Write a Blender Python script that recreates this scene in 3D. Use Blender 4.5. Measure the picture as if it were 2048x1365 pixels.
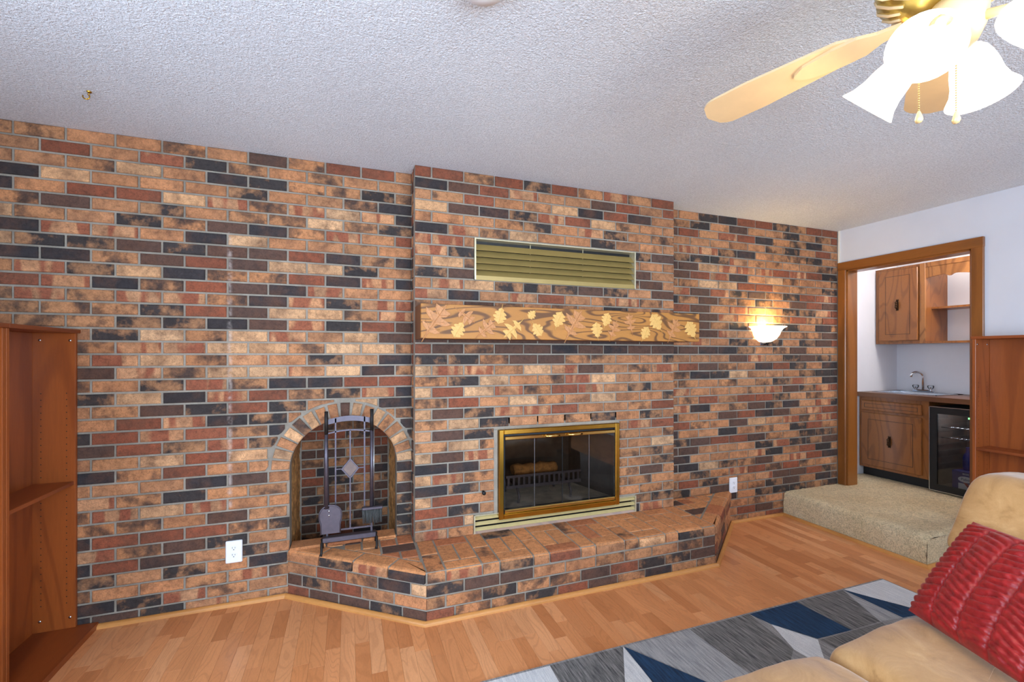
import bpy, math, random
from math import sin, cos, pi, sqrt, radians as R
from mathutils import Vector, Matrix, noise as mnoise
for o in list(bpy.data.objects): bpy.data.objects.remove(o)
SC = bpy.context.scene; COL = SC.collection
rnd = random.Random(7)

# ------------------------------------------------------------------ camera
F = 900.0; YAW = .348; HC = 1.41
D = 2.924          # brick wall plane
H = 2.564          # ceiling
YC = 2.774         # chimney breast front
XR = 4.31; XL = -1.70; YB = -2.3   # right, left, rear walls
cam = bpy.data.cameras.new('camera'); camo = bpy.data.objects.new('camera', cam); COL.objects.link(camo)
cam.sensor_width = 36; cam.lens = 36*F/2048; cam.shift_y = 27.5/2048; cam.clip_start = .02
camo.location = (0, 0, HC); camo.rotation_euler = (pi/2, 0, -YAW); SC.camera = camo
# ------------------------------------------------------------------ world, light, exposure
w = bpy.data.worlds.new('world'); SC.world = w; w.use_nodes = True
bg = w.node_tree.nodes['Background']; bg.inputs[0].default_value = (.62, .78, 1, 1); bg.inputs[1].default_value = 1.2
def area(name, loc, rot, sx, sy, power, col):
    l = bpy.data.lights.new(name, 'AREA'); l.shape = 'RECTANGLE'; l.size = sx; l.size_y = sy; l.energy = power; l.color = col
    o = bpy.data.objects.new(name, l); COL.objects.link(o); o.location = loc; o.rotation_euler = rot; return o
# daylight entering through the two windows (left wall, rear wall), both behind the camera
area('daylight_left', (XL-.05, .30, 1.42), (0, R(-90), 0), 1.5, 2.3, 65, (.64, .80, 1))
area('daylight_rear', (1.0, YB-.05, 1.3), (R(90), 0, 0), 3.2, 1.9, 205, (.66, .81, 1))
SC.view_settings.view_transform = 'Standard'; SC.view_settings.look = 'None'
SC.view_settings.exposure = 0.53; SC.view_settings.gamma = 1; SC.view_settings.use_curve_mapping = False

# ------------------------------------------------------------------ helpers
def lin(c): return tuple(((x/255)/12.92 if x/255 <= .04045 else ((x/255+.055)/1.055)**2.4) for x in c)
def c4(*c): return (*lin(c), 1)
class N:
    def __init__(s, name):
        s.m = bpy.data.materials.new(name); s.m.use_nodes = True; s.t = s.m.node_tree; s.b = s.t.nodes['Principled BSDF']
    def n(s, typ, **kw):
        x = s.t.nodes.new(typ)
        for k, v in kw.items():
            if k.startswith('i_'): x.inputs[k[2:].replace('_', ' ')].default_value = v
            elif k[0] == 'I': x.inputs[int(k[1:])].default_value = v
            else: setattr(x, k, v)
        return x
    def l(s, a, b): s.t.links.new(a, b)
    def ramp(s, fac, stops):
        r = s.n('ShaderNodeValToRGB'); e = r.color_ramp.elements
        while len(e) < len(stops): e.new(.5)
        for el, (p, c) in zip(e, stops): el.position = p; el.color = c if len(c) == 4 else (*c, 1)
        s.l(fac, r.inputs[0]); return r.outputs[0]
    def math(s, op, a, b=None, c=None, clamp=False):
        x = s.n('ShaderNodeMath', operation=op, use_clamp=clamp)
        for i, v in enumerate((a, b, c)):
            if v is None: continue
            if isinstance(v, (int, float)): x.inputs[i].default_value = v
            else: s.l(v, x.inputs[i])
        return x.outputs[0]
    def mix(s, fac, a, b, mode='MIX'):
        x = s.n('ShaderNodeMix', data_type='RGBA', blend_type=mode)
        for i, v in ((0, fac), (6, a), (7, b)):
            if isinstance(v, (int, float)): x.inputs[i].default_value = v
            elif isinstance(v, tuple): x.inputs[i].default_value = v
            else: s.l(v, x.inputs[i])
        return x.outputs[2]
    def pos(s, scale=(1, 1, 1), add=None, obj=False):
        src = s.n('ShaderNodeTexCoord').outputs['Object'] if obj else s.n('ShaderNodeNewGeometry').outputs['Position']
        m = s.n('ShaderNodeVectorMath', operation='MULTIPLY'); s.l(src, m.inputs[0]); m.inputs[1].default_value = scale
        if add is None: return m.outputs[0]
        a = s.n('ShaderNodeVectorMath', operation='ADD'); s.l(m.outputs[0], a.inputs[0]); s.l(add, a.inputs[1]); return a.outputs[0]
    def noise(s, vec, scale, detail=3, rough=.55, dist=0):
        x = s.n('ShaderNodeTexNoise'); s.l(vec, x.inputs['Vector'])
        x.inputs['Scale'].default_value = scale; x.inputs['Detail'].default_value = detail; x.inputs['Roughness'].default_value = rough; x.inputs['Distortion'].default_value = dist
        return x.outputs['Fac']
    def bump(s, h, strength=.3, dist=.01):
        x = s.n('ShaderNodeBump'); x.inputs['Strength'].default_value = strength; x.inputs['Distance'].default_value = dist
        s.l(h, x.inputs['Height']); s.l(x.outputs[0], s.b.inputs['Normal'])
    def col(s, c):
        if isinstance(c, tuple): s.b.inputs['Base Color'].default_value = c
        else: s.l(c, s.b.inputs['Base Color'])
    def set(s, **k):
        for a, v in k.items(): s.b.inputs[a.replace('_', ' ')].default_value = v
        return s.m
MAT = {}
def simple(name, rgb, rough=.5, metal=0, nz=None, amt=.15, bump=0, **kw):
    a = N(name)
    p = a.pos((1, 1, 1)); f = a.noise(p, nz or 30, 4)
    base = c4(*rgb); dk = (*[x*(1-amt) for x in base[:3]], 1); lt = (*[min(1, x*(1+amt)) for x in base[:3]], 1)
    a.col(a.ramp(f, [(.3, dk), (.7, lt)]))
    if bump: a.bump(f, bump, .004)
    MAT[name] = a.set(Roughness=rough, Metallic=metal, **kw); return MAT[name]

def chalk(a, c):
    """old whitish streak running down the left brick wall where a strip was removed"""
    sp = a.n('ShaderNodeSeparateXYZ'); a.l(a.n('ShaderNodeNewGeometry').outputs['Position'], sp.inputs[0])
    d = a.math('ABSOLUTE', a.math('ADD', sp.outputs[0], .628)); f = a.math('SUBTRACT', 1.0, a.math('DIVIDE', d, .016), clamp=True)
    f = a.math('MULTIPLY', f, a.math('MULTIPLY', a.math('GREATER_THAN', sp.outputs[2], .55), a.math('LESS_THAN', sp.outputs[2], 2.1)))
    f = a.math('MULTIPLY', f, a.math('GREATER_THAN', sp.outputs[1], 2.85))
    f = a.math('MULTIPLY', f, a.ramp(a.noise(a.pos(), 22, 3, .6), [(.40, (0, 0, 0)), (.62, (.6, .6, .6))]))
    return a.mix(f, c, c4(206, 192, 182))
def brick_mat(name, stuff):
    a = N(name)
    if stuff:
        at = a.n('ShaderNodeAttribute', attribute_name='tone'); colr, al = at.outputs['Color'], at.outputs['Alpha']
        rn = a.n('ShaderNodeAttribute', attribute_name='seed').outputs['Fac']
    else:
        oi = a.n('ShaderNodeObjectInfo'); colr, al, rn = oi.outputs['Color'], oi.outputs['Alpha'], oi.outputs['Random']
    off = a.n('ShaderNodeCombineXYZ'); sd = a.math('MULTIPLY', rn, 37.0)
    for i in range(3): a.l(sd, off.inputs[i])
    p = a.pos((1, 1, 1), off.outputs[0]); ps = a.pos((1, 1, .2), off.outputs[0])
    blot = a.noise(p, 8.5, 4, .62, .15)                   # smoky blotches
    band = a.noise(ps, 16, 1, .3)                         # flashed bands along the brick
    grain = a.noise(p, 150, 5, .75); mid = a.noise(p, 38, 4, .65)
    is_ = lambda v: a.math('COMPARE', al, v, .08)
    K = lambda v: (v, v, v)
    f_m = a.math('MULTIPLY', a.ramp(blot, [(.46, K(0)), (.55, K(.55)), (.66, K(1))]), is_(.25))
    f_x = a.math('MULTIPLY', a.ramp(band, [(.46, K(0)), (.54, K(1))]), is_(.5))
    f_k = a.math('MULTIPLY', a.ramp(blot, [(.48, K(0)), (.58, K(.6)), (.70, K(1))]), is_(.75))
    f_o = a.math('MULTIPLY', a.ramp(blot, [(.44, K(0)), (.70, K(1))]), a.math('MULTIPLY_ADD', is_(1.0), -.62, .72))
    c = a.mix(f_o, colr, c4(98, 64, 46))
    c = a.mix(a.math('MULTIPLY', f_m, .9), c, c4(58, 46, 42))
    c = a.mix(a.math('MULTIPLY', f_x, .85), c, c4(140, 72, 48))
    c = a.mix(a.math('MULTIPLY', f_k, .85), c, c4(180, 128, 86))
    g = a.ramp(grain, [(.30, K(.40)), (.47, K(.95)), (.72, K(1.22))])
    c = a.mix(.85, c, g, 'MULTIPLY')
    g2 = a.ramp(mid, [(.30, (.58, .55, .52)), (.50, K(.98)), (.68, K(1.16))])
    c = a.mix(.85, c, g2, 'MULTIPLY')
    c = chalk(a, c)
    a.col(c); h = a.math('ADD', a.math('MULTIPLY', grain, .5), mid); a.bump(h, .5, .007)
    return a.set(Roughness=.85)
MAT['brick'] = brick_mat('brick', False); MAT['brick_stuff'] = brick_mat('brick_many', True)
def wood(name, rgb, dark, sc=(1, 1, 1), grain=1., rough=.4, freq=22, obj=False, var=False, amt=.8, coat=0.0, bump=.05, lines=55.):
    """sc stretches the grain: small number along the grain direction"""
    a = N(name); add = None; colr = c4(*rgb)
    if var:
        oi = a.n('ShaderNodeObjectInfo'); o = a.n('ShaderNodeCombineXYZ'); sd = a.math('MULTIPLY', oi.outputs['Random'], 51.)
        for i in range(3): a.l(sd, o.inputs[i])
        add = o.outputs[0]; colr = oi.outputs['Color']
    p = a.pos(sc, add, obj); warp = a.noise(p, 5, 2, .5)
    fig = a.noise(p, freq*.10, 2, .45, .35*grain)
    ring = a.math('SINE', a.math('MULTIPLY', fig, lines*grain))
    fine = a.noise(p, freq*5, 3, .6)
    f = a.ramp(a.math('MULTIPLY_ADD', ring, .5, .5), [(.0, (0, 0, 0)), (.70, (.06, .06, .06)), (.97, (1, 1, 1))])
    f = a.math('MULTIPLY', f, amt); c = a.mix(f, colr, c4(*dark))
    c = a.mix(a.math('MULTIPLY', a.ramp(warp, [(.35, (0, 0, 0)), (.7, (1, 1, 1))]), .22), c, c4(*dark))
    c = a.mix(.5, c, a.ramp(fine, [(.3, (.82, .82, .82)), (.65, (1.06, 1.06, 1.06))]), 'MULTIPLY')
    a.col(c); a.bump(fine, bump, .002)
    a.set(Roughness=rough); a.b.inputs['Coat Weight'].default_value = coat; a.b.inputs['Coat Roughness'].default_value = .2
    MAT[name] = a.m; return a.m

class MB:
    """collects geometry in world coordinates"""
    def __init__(s): s.v = []; s.f = []; s.mi = []; s.cur = 0; s.sm = []
    def add(s, vs, fs, smooth=False):
        b = len(s.v); s.v += [tuple(x) for x in vs]
        for f in fs: s.f.append([b+i for i in f]); s.mi.append(s.cur); s.sm.append(smooth)
        return s
    def box(s, x0, y0, z0, x1, y1, z1, T=None, bev=0):
        if x1 < x0: x0, x1 = x1, x0
        if y1 < y0: y0, y1 = y1, y0
        if z1 < z0: z0, z1 = z1, z0
        if bev:
            b = min(bev, (x1-x0)/2.1, (y1-y0)/2.1, (z1-z0)/2.1); vs = []; idx = {}
            for i, (X, sx) in enumerate(((x0, 1), (x1, -1))):
                for j, (Y, sy) in enumerate(((y0, 1), (y1, -1))):
                    for k, (Z, sz) in enumerate(((z0, 1), (z1, -1))):
                        for ax in range(3):
                            p = [X+sx*b, Y+sy*b, Z+sz*b]; p[ax] = (X, Y, Z)[ax]; idx[i, j, k, ax] = len(vs); vs.append(p)
            g = lambda i, j, k, a: idx[i, j, k, a]
            fs = []
            for e in (0, 1):
                q = [(0, 0), (1, 0), (1, 1), (0, 1)]
                fx = [g(e, j, k, 0) for j, k in q]; fy = [g(i, e, k, 1) for i, k in q]; fz = [g(i, j, e, 2) for i, j in q]
                if e == 0: fx.reverse(); fz.reverse()
                else: fy.reverse()
                fs += [fx, fy, fz]
            for p in (0, 1):
                for q in (0, 1):
                    a = [g(p, q, 0, 0), g(p, q, 1, 0), g(p, q, 1, 1), g(p, q, 0, 1)]; fs.append(a if p != q else a[::-1])
                    a = [g(p, 0, q, 0), g(p, 1, q, 0), g(p, 1, q, 2), g(p, 0, q, 2)]; fs.append(a if p == q else a[::-1])
                    a = [g(0, p, q, 1), g(1, p, q, 1), g(1, p, q, 2), g(0, p, q, 2)]; fs.append(a if p != q else a[::-1])
                    for r in (0, 1):
                        a = [g(p, q, r, 0), g(p, q, r, 1), g(p, q, r, 2)]; fs.append(a if (p+q+r) % 2 else a[::-1])
        else:
            vs = [(x, y, z) for x in (x0, x1) for y in (y0, y1) for z in (z0, z1)]
            fs = [[0, 1, 3, 2], [4, 6, 7, 5], [0, 4, 5, 1], [2, 3, 7, 6], [0, 2, 6, 4], [1, 5, 7, 3]]
        if T is not None: vs = [T @ Vector(v) for v in vs]
        return s.add(vs, fs)
    def prism(s, poly, fn, d0, d1):
        """poly of 2D points extruded from d0 to d1; fn(a, b, d) -> 3D"""
        n = len(poly); vs = [fn(a, b, d0) for a, b in poly]+[fn(a, b, d1) for a, b in poly]
        return s.add(vs, [list(range(n))[::-1], list(range(n, 2*n))]+[[i, (i+1) % n, n+(i+1) % n, n+i] for i in range(n)])
    def tube(s, pts, r, seg=10, caps=True, T=None):
        pts = [Vector(p) for p in pts]; rs = r if isinstance(r, (list, tuple)) else [r]*len(pts); vs = []; fs = []
        up = None
        for i, p in enumerate(pts):
            t = (pts[min(i+1, len(pts)-1)]-pts[max(i-1, 0)]).normalized()
            if up is None: up = Vector((0, 0, 1)) if abs(t.z) < .9 else Vector((1, 0, 0))
            a = t.cross(up).normalized(); up = a.cross(t).normalized()
            for k in range(seg):
                an = 2*pi*k/seg; vs.append(p+(a*cos(an)+up*sin(an))*rs[i])
        for i in range(len(pts)-1):
            for k in range(seg):
                k2 = (k+1) % seg; fs.append([i*seg+k, i*seg+k2, (i+1)*seg+k2, (i+1)*seg+k])
        if T is not None: vs = [T @ v for v in vs]
        s.add(vs, fs, True)
        if caps: b = len(s.v)-len(vs); s.f += [[b+k for k in range(seg)][::-1], [b+(len(pts)-1)*seg+k for k in range(seg)]]; s.mi += [s.cur]*2; s.sm += [False]*2
        return s
    def lathe(s, prof, T, seg=28, a0=0., a1=2*pi):
        """prof of (radius, height) turned about the z axis of T"""
        full = abs(a1-a0-2*pi) < 1e-6; n = seg if full else seg+1
        vs = [T @ Vector((r*cos(a0+(a1-a0)*k/seg), r*sin(a0+(a1-a0)*k/seg), z)) for r, z in prof for k in range(n)]
        fs = [[i*n+k, i*n+(k+1) % n, (i+1)*n+(k+1) % n, (i+1)*n+k] for i in range(len(prof)-1) for k in range(seg)]
        return s.add(vs, fs, True)
    def rbox(s, lo, hi, r, n=10, fn=None):
        """soft rounded box, fn deforms each point (point, normal) -> point"""
        lo = Vector(lo); hi = Vector(hi); c = (lo+hi)/2; hs = (hi-lo)/2; idx = {}; vs = []; fs = []
        def pt(i, j, k):
            key = (i, j, k)
            if key not in idx:
                p = Vector([(2*q/n-1)*hs[a] for a, q in enumerate((i, j, k))]); q = Vector([max(-(hs[a]-r), min(hs[a]-r, p[a])) for a in range(3)])
                # push the inner grid so that rounding has enough rows
                d = p-q
                if d.length > 1e-9: p = q+d.normalized()*r; nn = d.normalized()
                else: nn = Vector((0, 0, 1))
                P = c+p; idx[key] = len(vs); vs.append(fn(P, nn) if fn else P)
            return idx[key]
        for a in range(3):
            b_, c_ = [x for x in range(3) if x != a]
            for e in (0, n):
                for i in range(n):
                    for j in range(n):
                        q = []
                        for di, dj in ((0, 0), (1, 0), (1, 1), (0, 1)):
                            k = [0, 0, 0]; k[a] = e; k[b_] = i+di; k[c_] = j+dj; q.append(pt(*k))
                        flip = (e == 0) ^ (a == 1)
                        fs.append(q[::-1] if flip else q)
        return s.add(vs, fs, True)
OFF = {}
def ob(name, mb, mats, parent=None, origin=None, subsurf=0, label=None):
    me = bpy.data.meshes.new(name); base = Vector(OFF.get(parent.name if parent else '', (0, 0, 0)))
    if origin is None:
        if parent: org = base
        else:
            xs = list(zip(*mb.v)); org = Vector(((min(xs[0])+max(xs[0]))/2, (min(xs[1])+max(xs[1]))/2, min(xs[2])))
    else: org = Vector(origin)
    me.from_pydata([Vector(v)-org for v in mb.v], [], mb.f)
    if isinstance(mats, str): mats = [mats]
    for m in mats: me.materials.append(MAT[m])
    me.polygons.foreach_set('material_index', mb.mi); me.polygons.foreach_set('use_smooth', mb.sm); me.update()
    o = bpy.data.objects.new(name, me); COL.objects.link(o)
    if parent: o.parent = parent; o.location = org-base
    else: o.location = org
    OFF[o.name] = org
    if subsurf: md = o.modifiers.new('smooth', 'SUBSURF'); md.levels = subsurf; md.render_levels = subsurf
    if label: o['label'] = label
    return o
def tag(o, label, cat, group=None):
    o['label'] = label; o['category'] = cat
    if group: o['group'] = group
    return o
def struct(o, label=None):
    o['kind'] = 'structure'
    if label: o['label'] = label
    return o
def thing(name, loc, label, cat, group=None):
    o = bpy.data.objects.new(name, None); COL.objects.link(o); o.location = loc; o.empty_display_size = .1; OFF[o.name] = Vector(loc)
    return tag(o, label, cat, group)
def bx(*a, **k): return MB().box(*a, **k)
def rot(axis, ang, about=(0, 0, 0)):
    p = Vector(about); return Matrix.Translation(p) @ Matrix.Rotation(ang, 4, axis) @ Matrix.Translation(-p)
def aim(loc, direction):
    """matrix whose z axis points along direction"""
    return Matrix.Translation(Vector(loc)) @ Vector(direction).to_track_quat('Z', 'Y').to_matrix().to_4x4()
def proj(x, y, z):
    d = x*sin(YAW)+y*cos(YAW); return 1024+F*(x*cos(YAW)-y*sin(YAW))/d, 710-F*(z-HC)/d
def text_mesh(name, body, size, mat, M, parent, extr=.0004):
    cu = bpy.data.curves.new(name, 'FONT'); cu.body = body; cu.size = size; cu.align_x = 'CENTER'; cu.align_y = 'CENTER'; cu.extrude = extr
    t = bpy.data.objects.new(name, cu); COL.objects.link(t); dg = bpy.context.evaluated_depsgraph_get()
    me = bpy.data.meshes.new_from_object(t.evaluated_get(dg)); bpy.data.objects.remove(t)
    me.transform(M); me.transform(Matrix.Translation(-OFF[parent.name])); me.materials.clear(); me.materials.append(MAT[mat])
    o = bpy.data.objects.new(name, me); COL.objects.link(o); o.parent = parent; return o

# ------------------------------------------------------------------ materials
def mortar():
    a = N('mortar'); p = a.pos(); g = a.noise(p, 140, 4, .7); m = a.noise(p, 6, 3)
    c = a.ramp(m, [(.3, c4(136, 126, 112)), (.7, c4(166, 156, 141))]); a.col(a.mix(.6, c, a.ramp(g, [(.3, (.75, .75, .75)), (.7, (1.05, 1.05, 1.05))]), 'MULTIPLY'))
    a.bump(g, .6, .005); MAT['mortar'] = a.set(Roughness=.9)
mortar()
def ceiling_mat():
    a = N('popcorn'); p = a.pos((1, 1, 1)); v = a.noise(p, 120, 3, .65, .4); big = a.noise(p, 1.2, 2)
    a.col(a.mix(.45, a.ramp(big, [(.3, c4(234, 236, 240)), (.7, c4(242, 244, 247))]), a.ramp(v, [(.36, (.70, .70, .70)), (.62, (1.08, 1.08, 1.08))]), 'MULTIPLY'))
    a.bump(v, 1.0, .014); MAT['popcorn'] = a.set(Roughness=.95)
ceiling_mat()
simple('paint_grey', (206, 206, 212), .6, nz=3, amt=.03, bump=.02)
simple('paint_white', (226, 227, 233), .6, nz=3, amt=.03, bump=.02)
simple('caulk', (222, 212, 196), .7, amt=.05)
wood('floor_wood', (208, 150, 100), (150, 88, 46), (1, .16, 1), 1.4, .33, 70, var=True, amt=.20, coat=.12, lines=90.)
wood('floor_base', (200, 136, 82), (120, 74, 42), (1, .09, 1), 1., .35, 30, amt=.4)
wood('oak_trim', (206, 142, 76), (170, 108, 50), (.15, .15, 1), .6, .4, 40, amt=.4)
wood('cherry', (156, 80, 30), (104, 44, 15), (1, 1, .10), .8, .38, 22, amt=.38, coat=.15, lines=130.)
wood('cherry_flat', (148, 72, 28), (98, 41, 15), (1, .12, 1), .8, .38, 16, amt=.55, coat=.15)
wood('mantel_oak', (184, 122, 50), (84, 48, 18), (.30, 1, 1.9), 1.0, .58, 26, amt=.85, coat=0, lines=150.)
wood('mantel_end', (120, 74, 44), (88, 50, 28), (1, 1, .2), .8, .5, 18, amt=.5)
wood('door_trim', (142, 84, 32), (100, 54, 18), (1, 1, .10), .8, .35, 24, amt=.5, coat=.2)
wood('door_trim_h', (142, 84, 32), (100, 54, 18), (1, .10, 1), .8, .35, 24, amt=.5, coat=.2)
wood('cabinet', (148, 90, 40), (88, 48, 20), (1, 1, .22), 1.1, .34, 40, amt=.38, coat=.2, lines=70.)
wood('cabinet_light', (160, 106, 58), (98, 58, 28), (1, 1, .3), 1.2, .4, 34, amt=.6)
wood('cabinet_top', (120, 78, 50), (86, 54, 34), (1, .2, 1), .8, .35, 18, amt=.4)
simple('brass', (196, 152, 62), .22, 1, nz=8, amt=.12)
simple('brass_bright', (224, 190, 110), .16, 1, nz=8, amt=.08)
simple('vent_gold', (168, 144, 86), .40, .25, nz=12, amt=.05)
simple('vent_cream', (206, 186, 130), .4, .15, amt=.05)
simple('vent_edge', (210, 200, 168), .35, .5, amt=.06)
simple('black', (14, 13, 13), .5, amt=.2)
simple('soot', (58, 50, 44), .9, nz=20, amt=.35, bump=.3)
simple('iron', (92, 86, 94), .42, .75, nz=40, amt=.12)
simple('iron_dark', (40, 36, 34), .55, .5, nz=40, amt=.2)
simple('bristle', (66, 66, 64), .8, nz=220, amt=.4)
simple('slate', (120, 100, 92), .5, .1, nz=18, amt=.25)
simple('plastic_white', (236, 237, 240), .35, amt=.02)
simple('slot', (20, 20, 20), .6)
simple('chrome', (220, 224, 230), .08, 1, amt=.03)
simple('steel', (190, 194, 200), .25, 1, nz=60, amt=.05)
simple('fan_cream', (232, 200, 152), .4, nz=10, amt=.06)
simple('fan_brass', (196, 172, 92), .25, .85, nz=10, amt=.1)
simple('fob', (226, 196, 140), .35, .2, amt=.08)
simple('leaf_pale', (216, 168, 92), .55, nz=120, amt=.12, bump=.3)
simple('leaf_rose', (186, 126, 74), .55, nz=90, amt=.18, bump=.3)
simple('pull', (70, 48, 30), .35, .8, nz=60, amt=.3)
simple('beer_blue', (34, 40, 120), .5, amt=.15); simple('beer_white', (226, 224, 222), .5, amt=.03); simple('beer_red', (170, 40, 44), .5, amt=.1)
simple('cooler_inside', (84, 74, 68), .7, nz=10, amt=.2)
simple('log_wood', (150, 100, 50), .9, nz=40, amt=.45, bump=.6); simple('ash', (176, 164, 146), .95, nz=12, amt=.3)
simple('niche_side', (186, 134, 76), .9, nz=26, amt=.6, bump=1.0)
simple('sofa_base', (120, 92, 62), .9, amt=.1)
def emit(name, rgb, strength, mixw=1.):
    a = N(name); a.col((.9, .9, .9, 1)); p = a.pos(); a.noise(p, 10)
    a.set(Roughness=.4); a.b.inputs['Emission Color'].default_value = (*rgb, 1); a.b.inputs['Emission Strength'].default_value = strength; MAT[name] = a.m
emit('shade_glow', (1, .93, .80), 1.0); emit('sconce_glow', (1, .90, .66), 1.3); emit('led_green', (.05, 1, .12), 2.2); emit('bulb', (1, .93, .8), 8)
def glass(name, tint, gloss):
    a = N(name); t = a.t; t.nodes.remove(a.b); o = t.nodes['Material Output']
    tr = a.n('ShaderNodeBsdfTransparent'); tr.inputs[0].default_value = (*tint, 1); gl = a.n('ShaderNodeBsdfGlossy'); gl.inputs['Roughness'].default_value = .03
    fr = a.n('ShaderNodeFresnel'); fr.inputs[0].default_value = 1.5; f = a.math('MULTIPLY', fr.outputs[0], gloss, clamp=True)
    mx = a.n('ShaderNodeMixShader'); a.l(f, mx.inputs[0]); a.l(tr.outputs[0], mx.inputs[1]); a.l(gl.outputs[0], mx.inputs[2]); a.l(mx.outputs[0], o.inputs[0]); MAT[name] = a.m
glass('smoked_glass', (.80, .77, .73), 1.5); glass('cooler_glass', (.72, .72, .74), 1.0); glass('clear_glass', (.92, .95, .97), 1.0)
def carpet_mat():
    a = N('carpet'); p = a.pos(); f = a.noise(p, 120, 4, .75, .3); m = a.noise(p, 40, 3, .6, .8); b = a.noise(p, 3, 2)
    c = a.ramp(b, [(.3, c4(240, 214, 168)), (.7, c4(250, 230, 190))])
    c = a.mix(.75, c, a.ramp(f, [(.34, (.40, .36, .30)), (.52, (1, 1, 1)), (.72, (1.2, 1.2, 1.2))]), 'MULTIPLY')
    c = a.mix(.55, c, a.ramp(m, [(.32, (.66, .62, .55)), (.6, (1.06, 1.06, 1.06))]), 'MULTIPLY')
    a.col(c); a.bump(a.math('ADD', f, m), .9, .015); MAT['carpet'] = a.set(Roughness=1)
carpet_mat()
def suede():
    a = N('suede'); p = a.pos(); m = a.noise(p, 6, 5, .66, 1.2); f = a.noise(p, 300, 2)
    c = a.ramp(m, [(.28, c4(146, 104, 58)), (.45, c4(174, 130, 78)), (.55, c4(182, 138, 86)), (.72, c4(198, 156, 104))]); a.col(a.mix(.3, c, a.ramp(f, [(.3, (.85, .85, .85)), (.7, (1.05, 1.05, 1.05))]), 'MULTIPLY'))
    a.bump(m, .12, .02); a.set(Roughness=.85); a.b.inputs['Sheen Weight'].default_value = .35; a.b.inputs['Sheen Roughness'].default_value = .4; MAT['suede'] = a.m
suede()
def satin():
    a = N('satin_red'); p = a.pos(); m = a.noise(p, 30, 3, .6, .5)
    a.col(a.ramp(m, [(.3, c4(126, 12, 16)), (.7, c4(168, 30, 30))])); a.bump(a.noise(p, 60, 2), .15, .006)
    a.set(Roughness=.38); a.b.inputs['Sheen Weight'].default_value = .08; MAT['satin_red'] = a.m
satin()
def rugmat(name, c1, c2, cont=.5):
    a = N(name); p = a.pos((90, 7, 1)); s = a.noise(p, 1.2, 3, .65); f = a.noise(a.pos(), 260, 3, .7)
    c = a.ramp(s, [(.32, c4(*c1)), (.66, c4(*c2))]); a.col(a.mix(cont, c, a.ramp(f, [(.3, (.55, .55, .55)), (.65, (1.15, 1.15, 1.15))]), 'MULTIPLY'))
    a.bump(f, .8, .006); MAT[name] = a.set(Roughness=1)
rugmat('rug_white', (206, 207, 208), (238, 236, 234)); rugmat('rug_grey', (120, 118, 118), (172, 168, 164)); rugmat('rug_dark', (66, 66, 66), (150, 146, 142)); rugmat('rug_blue', (16, 38, 62), (30, 72, 110)); rugmat('rug_mid', (140, 140, 142), (190, 188, 186))

# ------------------------------------------------------------------ room shell
struct(ob('floor', bx(XL-.1, YB-.1, -.12, XR+.1, D+.8, -.006), 'floor_base'), 'laminate floor of narrow orange-brown wood strips')
struct(ob('ceiling', bx(XL-.1, YB-.1, H, XR+.11, D+.8, H+.1), 'popcorn'), 'white popcorn-textured ceiling')
def wall_with_holes(name, axis, c0, c1, a0, a1, z0, z1, holes, mat, label):
    """slab between c0..c1 on axis, spanning a0..a1, z0..z1, rectangular holes (a0,a1,z0,z1)"""
    m = MB(); xs = sorted({a0, a1, *[h for q in holes for h in q[:2]]}); zs = sorted({z0, z1, *[h for q in holes for h in q[2:]]})
    for i in range(len(xs)-1):
        for j in range(len(zs)-1):
            mx, mz = (xs[i]+xs[i+1])/2, (zs[j]+zs[j+1])/2
            if any(q[0] < mx < q[1] and q[2] < mz < q[3] for q in holes): continue
            if axis == 'x': m.box(c0, xs[i], zs[j], c1, xs[i+1], zs[j+1])
            else: m.box(xs[i], c0, zs[j], xs[i+1], c1, zs[j+1])
    return struct(ob(name, m, mat), label)
wall_with_holes('wall_left', 'x', XL-.1, XL, YB, D+.1, 0, H, [(-.85, 1.45, .67, 2.17)], 'paint_grey', 'painted left wall with a window')
wall_with_holes('wall_rear', 'y', YB-.1, YB, XL-.1, XR+.1, 0, H, [(-.6, 2.6, .35, 2.25)], 'paint_grey', 'painted rear wall with a wide window')
wall_with_holes('wall_right', 'x', XR, XR+.11, YB, D-.012, 0, H, [(1.955, 2.846, .2, 2.19)], 'paint_grey', 'pale grey painted wall with a doorway to the wet bar')
def window(name, axis, c, a0, a1, z0, z1, nm):
    w_ = .05
    def fr(p0, p1, q0, q1, t=.03):
        return bx(c-.05-t, p0, q0, c-.05+t, p1, q1) if axis == 'x' else bx(p0, c-.05-t, q0, p1, c-.05+t, q1)
    m = MB()
    for args in ((a0, a0+w_, z0, z1), (a1-w_, a1, z0, z1), (a0, a1, z0, z0+w_), (a0, a1, z1-w_, z1)):
        q = fr(*args); m.add(q.v, q.f)
    o = struct(ob(name, m, 'plastic_white'))
    n = nm
    for i in range(n):
        p0_, p1_ = a0+(a1-a0)*i/n+.02, a0+(a1-a0)*(i+1)/n-.02; ob('pane', fr(p0_, p1_, z0+w_, z1-w_, .002), 'clear_glass', o)
    for i in range(1, n):
        p = a0+(a1-a0)*i/n; q = fr(p-.02, p+.02, z0+w_, z1-w_, .02); ob('mullion', q, 'plastic_white', o)
    return o
window('window_1', 'x', XL, -.85, 1.45, .67, 2.17, 2); window('window_2', 'y', YB, -.6, 2.6, .35, 2.25, 3)
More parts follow.
